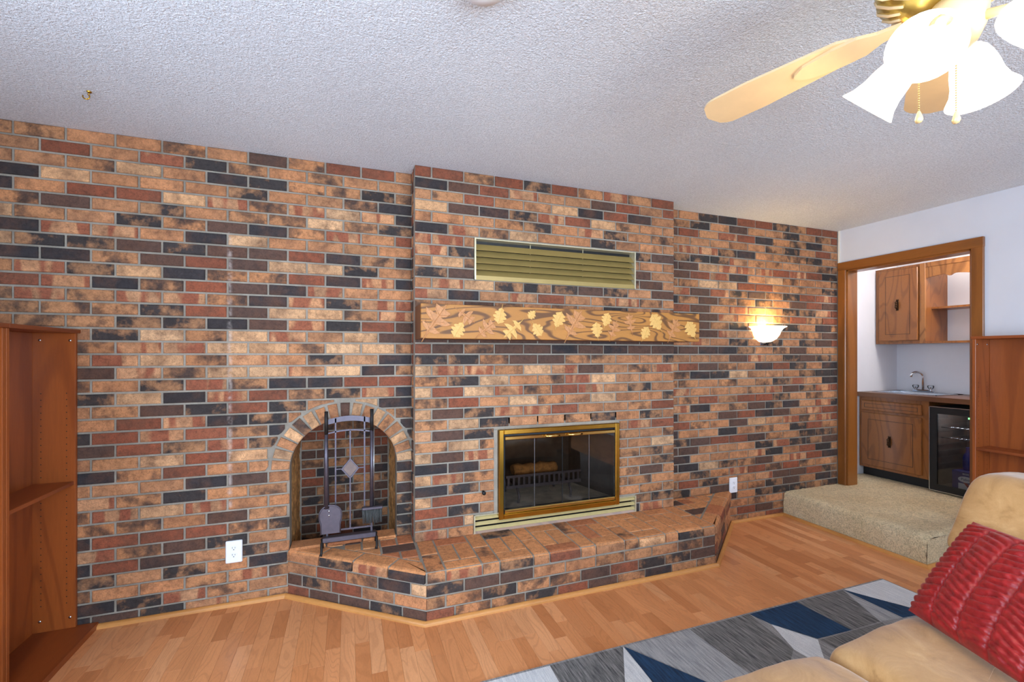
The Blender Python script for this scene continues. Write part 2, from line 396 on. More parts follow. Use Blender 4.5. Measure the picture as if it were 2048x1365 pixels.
# bar nook behind the doorway
NY = 3.08; NX = 5.44
struct(ob('wall_nook_left', bx(XR+.11, NY, .0, NX+.1, NY+.1, 2.5), 'paint_white'), 'white wall at the left of the wet bar')
struct(ob('wall_nook_back', bx(NX, .6, .0, NX+.1, NY, 2.5), 'paint_white'), 'white wall behind the wet bar')
struct(ob('wall_nook_near', bx(XR+.11, .5, .0, NX+.1, .6, 2.5), 'paint_white'))
struct(ob('ceiling_nook', bx(XR+.11, .5, 2.5, NX+.1, NY+.1, 2.6), 'paint_white'))
# carpeted floor of the nook with the step down into the room
def fuzz(P, n):
    k = mnoise.noise(P*38)*.006+mnoise.noise(P*11)*.004; return P+n*k
m = MB(); ZS = .205
m.box(XR, .6, .0, NX, NY, ZS-.004)
n_ = 46
def patch(o, u, v, nu, nv, nrm):
    o = Vector(o); u = Vector(u); v = Vector(v); nrm = Vector(nrm); vs = []; fs = []
    for i in range(nu+1):
        for j in range(nv+1): vs.append((o+u*(i/nu)+v*(j/nv), nrm, i/nu, j/nv))
    for i in range(nu):
        for j in range(nv): fs.append([i*(nv+1)+j, (i+1)*(nv+1)+j, (i+1)*(nv+1)+j+1, i*(nv+1)+j+1])
    return vs, fs
XS = 3.603; YS = 1.866
# profile of the step swept along Y: face, rounded nose, top
prof = [(XS, 0.0), (XS-.004, .05), (XS-.004, .10), (XS, .15), (XS+.008, .185), (XS+.03, .202), (XS+.07, ZS+.002)]+[(XS+.07+(NX-XS-.07)*i/22, ZS) for i in range(1, 23)]
pv = [prof[0]]
for a_, b_ in zip(prof, prof[1:]):
    k = max(1, int(math.dist(a_, b_)/.022)); pv += [(a_[0]+(b_[0]-a_[0])*i/k, a_[1]+(b_[1]-a_[1])*i/k) for i in range(1, k+1)]
ny = 56; vs = []; fs = []
for j in range(ny+1):
    y = YS+(D-.013-YS)*j/ny
    for (x, z) in pv:
        yy = y
        if x > XR-.01 and j == 0: yy = YS
        e = max(0, .06-(y-YS))/.06
        zz = z-.02*e*e if z > .15 else z
        k = mnoise.noise(Vector((x, y, z))*45)*.005+mnoise.noise(Vector((x, y, z))*13)*.003
        face = z < .19
        vs.append((x-(k if face else 0), yy, zz+(0 if face else k)))
L_ = len(pv)
for j in range(ny):
    for i in range(L_-1): fs.append([j*L_+i, (j+1)*L_+i, (j+1)*L_+i+1, j*L_+i+1])
fs.append([i for i in range(L_)]+[]) if False else None
# near end face of the step
b0 = len(vs)
vs += [(XS, YS, 0), (XR, YS, 0), (XR, YS, ZS-.02), (XS+.03, YS, .182), (XS+.006, YS, .165)]
m.add(vs, [f[::-1] for f in fs] if False else fs, True); m.f.append([len(m.v)-len(vs)+b0+i for i in range(5)]); m.mi.append(0); m.sm.append(False)
m.box(XR-.02, YS, ZS-.03, NX, D-.013, ZS-.02)
m.box(XR+.10, D-.02, 0, NX, NY, ZS)
struct(ob('floor_step', m, 'carpet'), 'beige carpeted step and landing up to the wet bar doorway')

# door casing of the bar doorway
tr = thing('door_casing', (XR, 2.4, .2), 'stained wood door casing around the wet bar doorway', 'door casing')
tr['kind'] = 'structure'; del tr['category']; tr.name = 'door_1'
OFF['door_1'] = Vector((XR, 2.4, .2))
ob('casing_post', bx(XR-.022, 2.842, ZS, XR, 2.912, 2.262, bev=.004), 'door_trim', tr)
ob('casing_post', bx(XR-.022, 1.886, ZS, XR, 1.957, 2.262, bev=.004), 'door_trim', tr)
ob('casing_head', bx(XR-.024, 1.884, 2.188, XR, 2.914, 2.264, bev=.004), 'door_trim_h', tr)
ob('jamb', bx(XR-.004, 2.832, ZS, XR+.125, 2.85, 2.19), 'door_trim', tr)
ob('jamb', bx(XR-.004, 1.951, ZS, XR+.125, 1.969, 2.19), 'door_trim', tr)
ob('jamb_head', bx(XR-.004, 1.953, 2.176, XR+.125, 2.848, 2.194), 'door_trim_h', tr)
struct(ob('trim_1', bx(XR-.013, D-.022, ZS, XR-.001, D-.010, H), 'caulk'), 'thin cream edge strip between brick wall and painted wall')

# ------------------------------------------------------------------ bricks
PZ = .0677; PX = .2032; J = .011
PAL = {'o': ((184, 126, 84), 0), 't': ((206, 158, 114), 0), 'r': ((138, 75, 49), 0), 'd': ((52, 45, 45), 0), 'b': ((88, 62, 50), 0),
       'm': ((178, 122, 80), .25), 'x': ((194, 139, 97), .5), 'k': ((55, 47, 44), .75)}
def tone(code):
    rgb, a = PAL.get(code, PAL['o']); l_ = lin(rgb); k = rnd.uniform(.86, 1.12); w_ = rnd.uniform(-.05, .05)
    return (min(1, l_[0]*k*(1+w_)), min(1, l_[1]*k), min(1, l_[2]*k*(1-w_)), a)
BC = {}
def brick_faces(poly, depth, bev):
    """poly (x,z) counter-clockwise seen from the front (front = -y)"""
    n = len(poly); cx = sum(p[0] for p in poly)/n; cz = sum(p[1] for p in poly)/n
    def ins(p, q):
        dx, dz = p[0]-cx, p[1]-cz; l_ = max(1e-6, math.hypot(dx, dz))
        sx = max(0, 1-q/max(abs(dx), 1e-4)) if abs(dx) > q else .4; sz = max(0, 1-q/max(abs(dz), 1e-4)) if abs(dz) > q else .4
        return (cx+dx*sx, cz+dz*sz)
    fr = [ins(p, bev) for p in poly]
    vs = [(x, 0, z) for x, z in fr]+[(x, bev*.8, z) for x, z in poly]+[(x, depth, z) for x, z in poly]
    fs = [list(range(n))]
    for i in range(n):
        j = (i+1) % n; fs += [[i, n+i, n+j, j], [n+i, 2*n+i, 2*n+j, n+j]]
    return vs, fs
BID = [0]
class Bricks:
    """a brick surface: individual brick objects up to a limit, the rest joined as stuff"""
    def __init__(s, parent, mat='brick', limit=300): s.p = parent; s.q = []; s.limit = limit; s.mat = mat
    def add(s, poly, org, ang, code, depth=.05, bev=.004, vis=True, tilt=None, mesh_key=None, proud=None):
        """poly in local (x,z), centred by the caller at org"""
        c = Vector(org); u, v = proj(*c) if c.y > .1 else (-9, -9)
        ar = 1/(c-Vector((0, 0, HC))).length**2
        xs = [p[0] for p in poly]; zs = [p[1] for p in poly]; ar *= (max(xs)-min(xs))*(max(zs)-min(zs))
        if not vis: ar *= 1e-4
        s.q.append((ar, poly, c, ang, code, depth, bev, tilt))
    def rect(s, w_, h_, org, ang, code, **k):
        s.add([(-w_/2, -h_/2), (w_/2, -h_/2), (w_/2, h_/2), (-w_/2, h_/2)], org, ang, code, **k)
    def flush(s):
        s.q.sort(key=lambda t: -t[0]); base = OFF[s.p.name]; rest = s.q[s.limit:]
        for ar, poly, c, ang, code, dp, bev, tilt in s.q[:s.limit]:
            key = (tuple((round(a, 3), round(b, 3)) for a, b in poly), dp, bev, s.mat)
            me = BC.get(key)
            if me is None:
                vs, fs = brick_faces(poly, dp, bev); me = bpy.data.meshes.new('brick'); me.from_pydata(vs, [], fs); me.materials.append(MAT[s.mat]); BC[key] = me
            o = bpy.data.objects.new('brick', me); COL.objects.link(o); o.parent = s.p
            o.location = c-base; o.color = tone(code)
            if tilt is not None: o.rotation_euler = tilt
            else: o.rotation_euler = (rnd.gauss(0, .006), rnd.gauss(0, .003), ang+rnd.gauss(0, .006))
        if rest:
            V = []; Fc = []; T = []; S = []
            for ar, poly, c, ang, code, dp, bev, tilt in rest:
                vs, fs = brick_faces(poly, dp, bev); M_ = Matrix.Translation(c-base) @ Matrix.Rotation(ang, 4, 'Z'); t = tone(code); r_ = rnd.random(); b = len(V)
                V += [M_ @ Vector(v) for v in vs]
                for f in fs: Fc.append([b+i for i in f]); T += [t]*len(f); S += [r_]*len(f)
            me = bpy.data.meshes.new('small_bricks'); me.from_pydata(V, [], Fc); me.materials.append(MAT['brick_stuff'])
            a = me.attributes.new('tone', 'FLOAT_COLOR', 'CORNER'); a.data.foreach_set('color', [x for t in T for x in t])
            a = me.attributes.new('seed', 'FLOAT', 'CORNER'); a.data.foreach_set('value', S)
            o = bpy.data.objects.new('small_bricks', me); COL.objects.link(o); o.parent = s.p; o['kind'] = 'stuff'
ZL = lambda k: H-PZ*k           # mortar line under row k (row 1 at the ceiling)
PR = .008                       # brick faces stand proud of the mortar plane
# --- left section with the arched niche
NXL, NXR = -.326, .285; NCX = (NXL+NXR)/2; NR = (NXR-NXL)/2; NZ = H-27*.0677; RO = NR+.112; KV = .93
XCL = .376
ROWS_L = ["mmoomobmrro", "oroxkmomoo", "oomtodkmmkm", "dtoookoomd", "dorrtxmxtxd", "mbokommtmk", "tmokmbdmxor", "dxxodtoomo", "tkkbkbbrdmd", "ddmbrbttko",
 "mxktdmmrdxd", "rxdmrbdxoo", "mxmxxmdxkxx", "mmmkrbttmx", "ommkkdbxkrb", "ooktmtxotb", "oomxxttmttm", "ooxtmxokxd", "oobxmttxtdm", "omokxmddrr",
 "ooktdxrmkxd", "oombkrkotd", "ooorxdkoomm", "kkrxxmdood", "oobrkxkoook", "oomtrtooom", "oodmroooooo", "oooodbokkd", "ooxmkmmookm", "omxtxooood", "oommobmmkkk", "odrrrmkook", "ooxmbkoodkk", "odrdokoook", "ookokodoooo", "omoomxmooo", "oodkxmooooo", "odbkxmmooo"]
wl = MB(); nseg = 40
def niche_top(x): return NZ+KV*sqrt(max(0, NR*NR-(x-NCX)**2))
yb = D
wl.box(XL, yb, 0, NXL, yb+.1, H); wl.box(NXR, yb, 0, XCL+.2, yb+.1, H); wl.box(NXL, yb, 0, NXR, yb+.1, 4*PZ-.0)
for i in range(nseg):
    xa = NCX-NR*cos(pi*i/nseg); xb = NCX-NR*cos(pi*(i+1)/nseg); za, zb = niche_top(xa), niche_top(xb)
    vs = [(xa, yb, za), (xb, yb, zb), (xb, yb, H), (xa, yb, H), (xa, yb+.1, za), (xb, yb+.1, zb), (xb, yb+.1, H), (xa, yb+.1, H)]
    wl.add(vs, [[0, 1, 2, 3], [7, 6, 5, 4], [0, 4, 5, 1], [3, 2, 6, 7]])
wleft = struct(ob('wall_back_left', wl, 'mortar', origin=(-.6, D, 0)), 'mixed brown and charcoal brick wall left of the chimney breast')
B = Bricks(wleft)
def arc_out(x): return NZ+(NR*KV+.112)/RO*sqrt(max(0, RO*RO-(x-NCX)**2)) if abs(x-NCX) < RO else 0
for k in range(38):
    z1 = ZL(k)-J/2 if k else H-.001; z0 = ZL(k+1)+J/2
    if z0 < .002: z0 = .002
    even = (k+1) % 2 == 0; codes = ROWS_L[k]; n = len(codes)
    edges = [XCL-PX*i for i in range(0, 12)] if even else [XCL]+[XCL-PX/2-PX*i for i in range(0, 12)]
    edges = edges[:n+1][::-1]
    for i in range(n):
        a = max(edges[i], XL)+J/2; b = edges[i+1]-J/2
        if i == n-1: b = XCL-.002
        if b-a < .015: continue
        code = codes[i]; segs = []
        if z0 >= NZ+NR*KV+.112: segs = [(a, b, None)]
        elif z1 < NZ+.003:
            if z1 > 4*PZ-.02:
                if a < NXL: segs.append((a, min(b, NXL-.001), None))
                if b > NXR: segs.append((max(a, NXR+.001), b, None))
            else: segs = [(a, b, None)]
        else: segs = [(a, b, 'arc')]
        for (p, q, t) in segs:
            if q-p < .012: continue
            vis = not (p < -1.25 and z1 < 1.52) and not (z1 < .27 and p > -.3)
            cx, cz = (p+q)/2, (z0+z1)/2
            if t is None:
                B.rect(round(q-p, 3), round(z1-z0, 3), (cx, D-PR+rnd.uniform(-.0015, .0015), cz), 0, code, vis=vis); continue
            # cut against the outer arch line: split into runs where the arch is below the top
            N_ = 12; xs = [p+(q-p)*i_/N_ for i_ in range(N_+1)]; run = []
            runs = []
            for x in xs:
                inside_low = abs(x-NCX) < RO and z0 < NZ and True
                lo = max(z0, arc_out(x)) if abs(x-NCX) < RO else z0
                if lo < z1-.008: run.append((x, lo))
                else:
                    if len(run) > 1: runs.append(run)
                    run = []
            if len(run) > 1: runs.append(run)
            for r_ in runs:
                if r_[-1][0]-r_[0][0] < .015: continue
                keep = [r_[0]]+[r_[i_] for i_ in range(1, len(r_)-1) if abs(r_[i_][1]-z0) > 1e-6 or abs(r_[i_+1][1]-z0) > 1e-6 or abs(r_[i_-1][1]-z0) > 1e-6]+[r_[-1]]
                poly = [(x-cx, z-cz) for x, z in keep]+[(r_[-1][0]-cx, z1-cz), (r_[0][0]-cx, z1-cz)]
                B.add(poly, (cx, D-PR, cz), 0, code, bev=.003)
# voussoirs
VC = "ototmtmobtotmotot"
nv = 17
for i in range(nv):
    an = pi-(i+.5)*pi/nv; hw0 = (pi*NR/nv-.011)/2*1.0; hw1 = hw0+.004; r0, r1 = NR+.001, NR+.097+rnd.uniform(-.004, .004)
    poly = [(-hw0, r0), (hw0, r0), (hw1, r1), (-hw1, r1)]; cr = (r0+r1)/2
    ca, sa = cos(an-pi/2), sin(an-pi/2)
    pl = [(x*ca-(z-cr)*sa, x*sa+(z-cr)*ca) for x, z in poly]
    B.add(pl, (NCX+cr*cos(an), D-PR-.004, NZ+(NR*KV+cr-NR)*sin(an)), 0, VC[i], depth=.09, bev=.004)
B.flush()
# niche lining
nb = MB(); YN = 3.6
nb.box(NXL-.05, YN, 0, NXR+.05, YN+.05, 1.2); nic = struct(ob('wall_niche', nb, 'mortar', origin=(NCX, YN, 0)), 'dark brick back of the arched log niche')
B = Bricks(nic)
for k in range(20):
    z0 = k*PZ+.04; z1 = z0+PZ-J
    if z0 > 1.08: break
    x = NXL-(PX/2 if k % 2 else .05)
    while x < NXR:
        a, b = max(x, NXL)+.004, min(x+PX, NXR)-.004
        if b-a > .02: B.rect(round(b-a, 3), round(z1-z0, 3), ((a+b)/2, YN-.006, (z0+z1)/2), 0, rnd.choice('rbdorbmk'))
        x += PX
B.flush()
ns = MB()
def side_wall(xw, sgn):
    for j in range(30):
        for i in range(14): pass
for xw, sgn in ((NXL, 1), (NXR, -1)):
    vs = []; fs = []; nj, ni = 60, 24
    for j in range(nj+1):
        for i in range(ni+1):
            y = D-.004+(YN-D)*i/ni; z = .02+(NZ+.02)*j/nj
            k = mnoise.noise(Vector((y*30, z*9+xw*50, xw)))*.010+mnoise.noise(Vector((y*70, z*40, xw)))*.005
            e = 0 if i == 0 else 1
            vs.append((xw-sgn*.008+sgn*k*e, y, z))
    for j in range(nj):
        for i in range(ni): fs.append([j*(ni+1)+i, j*(ni+1)+i+1, (j+1)*(ni+1)+i+1, (j+1)*(ni+1)+i])
    ns.add(vs, fs, False)
for i in range(nseg):   # vault
    xa = NCX-NR*1.012*cos(pi*i/nseg); xb = NCX-NR*1.012*cos(pi*(i+1)/nseg); za = NZ+NR*KV*1.012*sin(pi*i/nseg); zb = NZ+NR*KV*1.012*sin(pi*(i+1)/nseg)
    ns.add([(xa, D+.06, za), (xb, D+.06, zb), (xb, YN, zb), (xa, YN, za)], [[0, 1, 2, 3]])
struct(ob('wall_niche_lining', ns, 'niche_side'), 'rough split-brick lining of the arched niche')
struct(ob('floor_niche', bx(NXL-.05, D+.09, -.004, NXR+.05, YN, .03), 'soot'))

# --- chimney breast
CX0, CX1 = .378, 2.300; CPX = (CX1-CX0)/9.5
FX0, FX1, FZ0, FZ1 = .925, 1.795, .365, .905      # firebox opening
VX0, VX1 = .749, 1.955                              # vents
cm = MB()
for (a, b, c_, d_) in ((CX0, VX0, 4*PZ, H), (VX1, CX1, 4*PZ, H), (VX0, VX1, .93, 1.888), (VX0, VX1, 2.152, H), (VX0, FX0, .385, .93), (FX1, VX1, .385, .93), (FX0, FX1, .905, .93)):
    cm.box(a+.0, YC, c_, b, YC+.06, d_)
cm.box(CX0+.004, YC+.06, 4*PZ, CX0+.05, D+.05, H); cm.box(CX1-.05, YC+.06, 4*PZ, CX1-.004, D+.05, H)
chim = struct(ob('wall_chimney', cm, 'mortar', origin=((CX0+CX1)/2, YC, 4*PZ)), 'brick chimney breast projecting from the brick wall')
ROWS_C = ["rrmrkrmxmr", "dbrxoobror", "omxootdrdo", "tbdkxrtmoo", "ooomkoxkom", "dxmtookooo", "xxo.....kb", "xk.....moo", "otm.....bo", "kb.....mbo", "oxtkkkbkob", "xdoxroमxmo".replace('म', 'm'), "mobmomokom",
 "obmboomrob", "bomrobkomo", "bbbbbbdbbb", "rbmbbdbdbb", "kkmbbmmook", "txxmtxbomx", "mktomxtooo", "trtxmrxoko", "mrotmotook", "tbkxxroomr", "mtkoomkoko", "xbk....oxr", "mtm....mom", "tbx....oot", "ddo....mko", "txm....mok", "dko....mbo", "tro....mmo", "rko....omm", "mrt.....kk", "xm.....dxo"]  # rows just under the mantel coded dark: its shade plus smoke stain
B = Bricks(chim, limit=300)
OPEN = [(VX0, VX1, 1.888, 2.152), (.745, VX1+.004, 0, .388), (.895, 1.825, 0, .93)]
for k in range(34):
    z1 = ZL(k)-J/2 if k else H-.001; z0 = ZL(k+1)+J/2; even = (k+1) % 2 == 0; codes = ROWS_C[k]
    edges = [CX0+CPX*i for i in range(10)]+[CX1] if even else [CX0]+[CX0+CPX/2+CPX*i for i in range(10)]
    for i in range(10):
        a, b = edges[i]+J/2, edges[i+1]-J/2
        if i == 0: a = CX0+.0005
        if i == 9: b = CX1-.0005
        segs = [(a, b)]
        for (p, q, r_, t_) in OPEN:
            if z0 < t_-.012 and z1 > r_+.012:
                new = []
                for (s0, s1) in segs:
                    if q <= s0 or p >= s1: new.append((s0, s1)); continue
                    if p-s0 > .012: new.append((s0, p-.002))
                    if s1-q > .012: new.append((q+.002, s1))
                segs = new
        for (s0, s1) in segs:
            zz0 = z0
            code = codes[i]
            if code == '.': code = rnd.choice('omb')
            vis = not (1.52 < (z0+z1)/2 < 1.66)
            dp = .095 if (i in (0, 9)) else .05
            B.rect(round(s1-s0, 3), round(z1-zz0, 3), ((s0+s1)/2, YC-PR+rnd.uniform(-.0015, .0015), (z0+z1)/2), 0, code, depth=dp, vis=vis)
    # return of the breast on its left side
    B.rect(round(.062 if not even else .062, 3), round(z1-z0, 3), (CX0-.002, (YC+.092+D-.006)/2 if not even else YC+.11, (z0+z1)/2), -pi/2, rnd.choice('okrdmb'), depth=.02, vis=True)
B.flush()
# --- right section
ROWS_R = ["ookdrrkmrr", "mkoboококо".replace('о', 'o').replace('к', 'k')[:8]+"mr", "brmxrdmkdo", "ooooomkoro", "oxxkdommko", "kkkxmmoomk", "dbtxxxrxrk", "brxdotmook", "mmttrromok", "xbxkbmkrxr", "dmbmmkobrb", "rboxookkxr", "ddbxoomrmr", "bbmkokkodm", "bbbxooommb", "oxokokokbr", "dbddkombom", "ooobxokbko", "orbmodrkod", "mdktoookdd".replace('dd', 'kd'), "mmomomkxod", "xooomxbkxr", "omrorrkomo", "xdombkdoxk", "doobrdboxr", "rmobtoxmxr", "dookomokro", "kbrrdmokkm", "bboookxkkb", "doooxkorkm", "ddtkmboxrd", "okmxrmrmoo", "mrkooxbbrk", "kobomkbodm", "ddddokkkmk", "dddomooooo", "oooorbmdoo", "ooomoroooo"]
wr = bx(CX1-.06, D, 0, XR+.0, D+.1, H)
wright = struct(ob('wall_back_right', wr, 'mortar', origin=(3.4, D, 0)), 'mixed brown and charcoal brick wall right of the chimney breast')
B = Bricks(wright); XE = XR-.012
for k in range(38):
    z1 = ZL(k)-J/2 if k else H-.001; z0 = max(.002, ZL(k+1)+J/2); odd = (k+1) % 2 == 1; codes = (ROWS_R[k]+'oooooooooo')[:10]
    edges = [XE-PX*i for i in range(11)][::-1] if odd else ([XE]+[XE-PX*.42-PX*i for i in range(10)])[::-1]
    for i in range(10):
        a, b = max(edges[i], CX1)+J/2, edges[i+1]-J/2
        if b-a < .012: continue
        vis = not (z1 < .27 and a < 2.95) and not (z1 < .21 and a > XS) and b > 2.43 and not (1.5 < z0 < 1.66 and b < 2.6)
        B.rect(round(b-a, 3), round(z1-z0, 3), ((a+b)/2, D-PR+rnd.uniform(-.0015, .0015), (z0+z1)/2), 0, codes[i], vis=vis)
B.flush()

# ------------------------------------------------------------------ raised hearth
HX0, HX1, HY = .383, 2.300, 2.368; HWL, HWR = -.331, 2.999; HT = 4*PZ
hp = [(HWL, D), (HX0, HY), (HX1, HY), (HWR, D)]
hm = MB(); hm.prism([(HWL, D-.003), (HX0, HY), (HX0, YC-.01), (HX0, D-.003)], lambda a, b, d: (a, b, d), .0, HT-.0045); hm.prism([(HX0, HY), (HX1, HY), (HX1, YC-.002), (HX0, YC-.002)], lambda a, b, d: (a, b, d), .0, HT-.0045); hm.prism([(HX1, HY), (HWR, D-.003), (HX1, D-.003)], lambda a, b, d: (a, b, d), .0, HT-.0045)
hearth = tag(ob('raised_hearth', hm, 'mortar', origin=((HX0+HX1)/2, 2.65, 0)), 'raised brick hearth with angled ends below the fireplace', 'hearth')
B = Bricks(hearth, limit=300)
def face_rows(p0, p1, rows, pitch):
    p0 = Vector((*p0, 0)); p1 = Vector((*p1, 0)); e = (p1-p0); L = e.length; e.normalize(); ang = math.atan2(e.y, e.x); nrm = Vector((e.y, -e.x, 0))
    for r_, codes in enumerate(rows):
        z1 = HT-PZ*(r_+1)-J/2; z0 = max(.002, z1-PZ+J); x = -pitch*(0, .5, .25)[r_ % 3]; i = 0
        while x < L-.01:
            a, b = max(0, x)+(.0 if x <= 0 else J/2), min(L, x+pitch)-(0 if x+pitch >= L else J/2)
            if b-a > .012:
                c = p0+e*((a+b)/2)+nrm*PR; B.rect(round(b-a, 3), round(z1-z0, 3), (c.x, c.y, (z0+z1)/2), ang, codes[i % len(codes)])
            x += pitch; i += 1
face_rows((HWL, D), (HX0, HY), ["ormdtm", "bkroodo", "rbbkbd"], PX)
face_rows((HX0, HY), (HX1, HY), ["kbboommomboo", "mmkmmbrkkbmm", "rmmkrbmdmmom"], .2018)
face_rows((HX1, HY), (HWR, D), ["oomrbm", "rmboomr", "mbrmom"], PX)
# top: bricks clipped to the plan outline, front ones with a rounded nose
def clip(poly, p, n):
    """keep the side where (x-p).n >= 0"""
    out = []
    for i in range(len(poly)):
        a, b = poly[i], poly[(i+1) % len(poly)]; da = (a[0]-p[0])*n[0]+(a[1]-p[1])*n[1]; db = (b[0]-p[0])*n[0]+(b[1]-p[1])*n[1]
        if da >= 0: out.append(a)
        if (da >= 0) != (db >= 0): t = da/(da-db); out.append((a[0]+(b[0]-a[0])*t, a[1]+(b[1]-a[1])*t))
    return out
def parea(p): return abs(sum(p[i][0]*p[(i+1) % len(p)][1]-p[(i+1) % len(p)][0]*p[i][1] for i in range(len(p))))/2
TOPC = {'o': (204, 136, 84), 'r': (180, 108, 66), 'm': (196, 128, 78)}
def top_brick(poly, code, nose=None, z=HT, th=.058):
    """flat paver; poly in plan, nose = plan normal of the exposed edge"""
    if len(poly) < 3 or parea(poly) < .0012: return
    cx = sum(p[0] for p in poly)/len(poly); cy = sum(p[1] for p in poly)/len(poly)
    ar = sum(poly[i][0]*poly[(i+1) % len(poly)][1]-poly[(i+1) % len(poly)][0]*poly[i][1] for i in range(len(poly)))
    if ar < 0: poly = poly[::-1]
    n = len(poly); zj = z+rnd.uniform(-.0015, .0015); vs = []; rings = []
    def ring(inset, noseinset, zz):
        b = len(vs)
        for (x, y) in poly:
            dx, dy = x-cx, y-cy; l_ = math.hypot(dx, dy); k = 1-inset/max(l_, .02); X, Y = cx+dx*k, cy+dy*k
            if nose is not None:
                mx = max((px-cx)*nose[0]+(py-cy)*nose[1] for px, py in poly); cur = dx*nose[0]+dy*nose[1]
                if cur > mx-.006: X -= nose[0]*noseinset; Y -= nose[1]*noseinset
            vs.append((X-cx, Y-cy, zz-zj))
        rings.append(b)
    ring(.004, .024, zj); ring(.0015, .013, zj-.004); ring(0, .005, zj-.012); ring(0, 0, zj-.026); ring(0, 0, zj-th)
    fs = [[rings[0]+i for i in range(n)]]
    for a, b in zip(rings, rings[1:]):
        for i in range(n): j = (i+1) % n; fs.append([a+i, b+i, b+j, a+j])
    me = bpy.data.meshes.new('brick'); me.from_pydata(vs, [], fs); me.materials.append(MAT['brick_stuff'])
    if code in TOPC or nose is not None:
        t = lin(TOPC.get(code, TOPC['o'])); k = rnd.uniform(.9, 1.1); tt = (min(1, t[0]*k), t[1]*k, t[2]*k, .25 if (code == 'm' and rnd.random() < .3) else 1.0)
    else: tt = tone(code)
    tn = tone(code); nf = len(fs); T = []
    for fi, f in enumerate(fs):
        face = nose is not None and fi > 2*n; T += [tn if face else tt]*len(f)
    at = me.attributes.new('tone', 'FLOAT_COLOR', 'CORNER'); at.data.foreach_set('color', [x for t in T for x in t])
    at = me.attributes.new('seed', 'FLOAT', 'CORNER'); at.data.foreach_set('value', [rnd.random()]*len(T))
    o = bpy.data.objects.new('brick', me); COL.objects.link(o); o.parent = hearth; o.location = Vector((cx, cy, zj))-OFF[hearth.name]
def rect(x0, y0, x1, y1, g=.005): return [(x0+g, y0+g), (x1-g, y0+g), (x1-g, y1-g), (x0+g, y1-g)]
OV = .016; U = (HX1-HX0)/19.; yf = HY-OV; yb_ = YC-.004; dep = yb_-yf
for i in range(7):
    x = HX0+U*3*i; ym = yf+dep/2
    top_brick(rect(x, yf, x+U, ym+.01), rnd.choice('omo'), (0, -1)); top_brick(rect(x, ym+.01, x+U, yb_), rnd.choice('oom'))
    if i < 6:
        x0, x1 = x+U, x+3*U; xm = (x0+x1)/2
        top_brick(rect(x0, yf, x1, yf+.105), "xkrotk"[i], (0, -1)); top_brick(rect(x0, yf+.105, xm, yb_-.1), rnd.choice('oor')); top_brick(rect(xm, yf+.105, x1, yb_-.1), rnd.choice('oom')); top_brick(rect(x0, yb_-.1, x1, yb_), "rkorom"[i])
for sgn in (-1, 1):
    p0 = Vector((HWL, D)) if sgn < 0 else Vector((HWR, D)); p1 = Vector((HX0, HY)) if sgn < 0 else Vector((HX1, HY))
    e = (p1-p0); L = e.length; e.normalize(); nin = Vector((-e.y, e.x)) if sgn < 0 else Vector((e.y, -e.x))
    if nin.y < 0: nin = -nin
    out = -nin
    # border bricks along the slanted edge
    nbk = 4; bw = .095
    for i in range(nbk):
        a, b = L*i/nbk+.005, L*(i+1)/nbk-.005
        q0 = p0+e*a+out*OV; q1 = p0+e*b+out*OV; sh0 = .0 if i else -.0; cut = .03
        poly = [q0, q1, p0+e*b+nin*bw, p0+e*a+nin*bw]
        poly = [(v.x, v.y) for v in poly]; poly = clip(poly, (0, D-.012), (0, -1)); edge = HX0 if sgn < 0 else HX1
        poly = clip(poly, (edge-.004*(-sgn) if sgn < 0 else edge+.004, 0), (sgn, 0))
        top_brick(poly, ("okxd" if sgn < 0 else "ooro")[i], (out.x, out.y))
    # field behind the border
    xa, xb = (HWL, HX0-.006) if sgn < 0 else (HX1+.006, HWR)
    y = HY; r_ = 0
    while y < D-.02:
        y2 = min(y+.101, D-.010); x = xa-(.1 if r_ % 2 else 0)
        if y > 2.74:   # header strip next to the wall
            step = .101
        else: step = .203
        while x < xb:
            poly = rect(max(x, xa), y, min(x+step, xb), y2)
            if poly[1][0]-poly[0][0] > .02:
                pp = p0+nin*(bw+.012); poly = clip(poly, (pp.x, pp.y), (nin.x, nin.y))
                top_brick(poly, rnd.choice('oomrorb'))
            x += step
        y = y2+.0; r_ += 1
# broken threshold bricks of the niche
x = NXL
for i in range(3):
    b = x+.2; top_brick([(x+.003, D-.03), (b-.003, D-.03+rnd.uniform(-.006, .006)), (b-.003, D+.08), (x+.003, D+.085)], 'mro'[i], z=HT+.012, th=.04); x = b+.003
B.flush()

# shoe mouldings along the floor
def shoe(name, path, r=.021):
    m = MB(); pts = [Vector((*p, 0)) for p in path]; prof = [(0, 0), (r, 0)]+[(r*cos(a), r*sin(a)*1.0) for a in (pi/8, pi/4, 3*pi/8)]+[(0, r)]
    rings = []
    for i, p in enumerate(pts):
        d0 = (p-pts[i-1]).normalized() if i else None; d1 = (pts[i+1]-p).normalized() if i < len(pts)-1 else None
        n0 = Vector((d0.y, -d0.x, 0)) if d0 else None; n1 = Vector((d1.y, -d1.x, 0)) if d1 else None
        n = (n0 or n1) if not (n0 and n1) else (n0+n1)/(1+n0.dot(n1)); rings.append([p+n*a+Vector((0, 0, b)) for a, b in prof])
    k = len(prof); vs = [v for r_ in rings for v in r_]
    m.add(vs, [[i*k+j, i*k+(j+1) % k, (i+1)*k+(j+1) % k, (i+1)*k+j] for i in range(len(pts)-1) for j in range(k)]); m.f += [list(range(k)), [len(vs)-k+j for j in range(k)][::-1]]; m.mi += [0, 0]; m.sm += [False]*2
    return struct(ob(name, m, 'oak_trim'))
g = .011
shoe('baseboard_back', [(XL, D-g), (HWL-.012, D-g)])
shoe('baseboard_hearth', [(HWL-.012, D-g), (HX0-.008, HY-g), (HX1+.008, HY-g), (HWR+.012, D-g)])
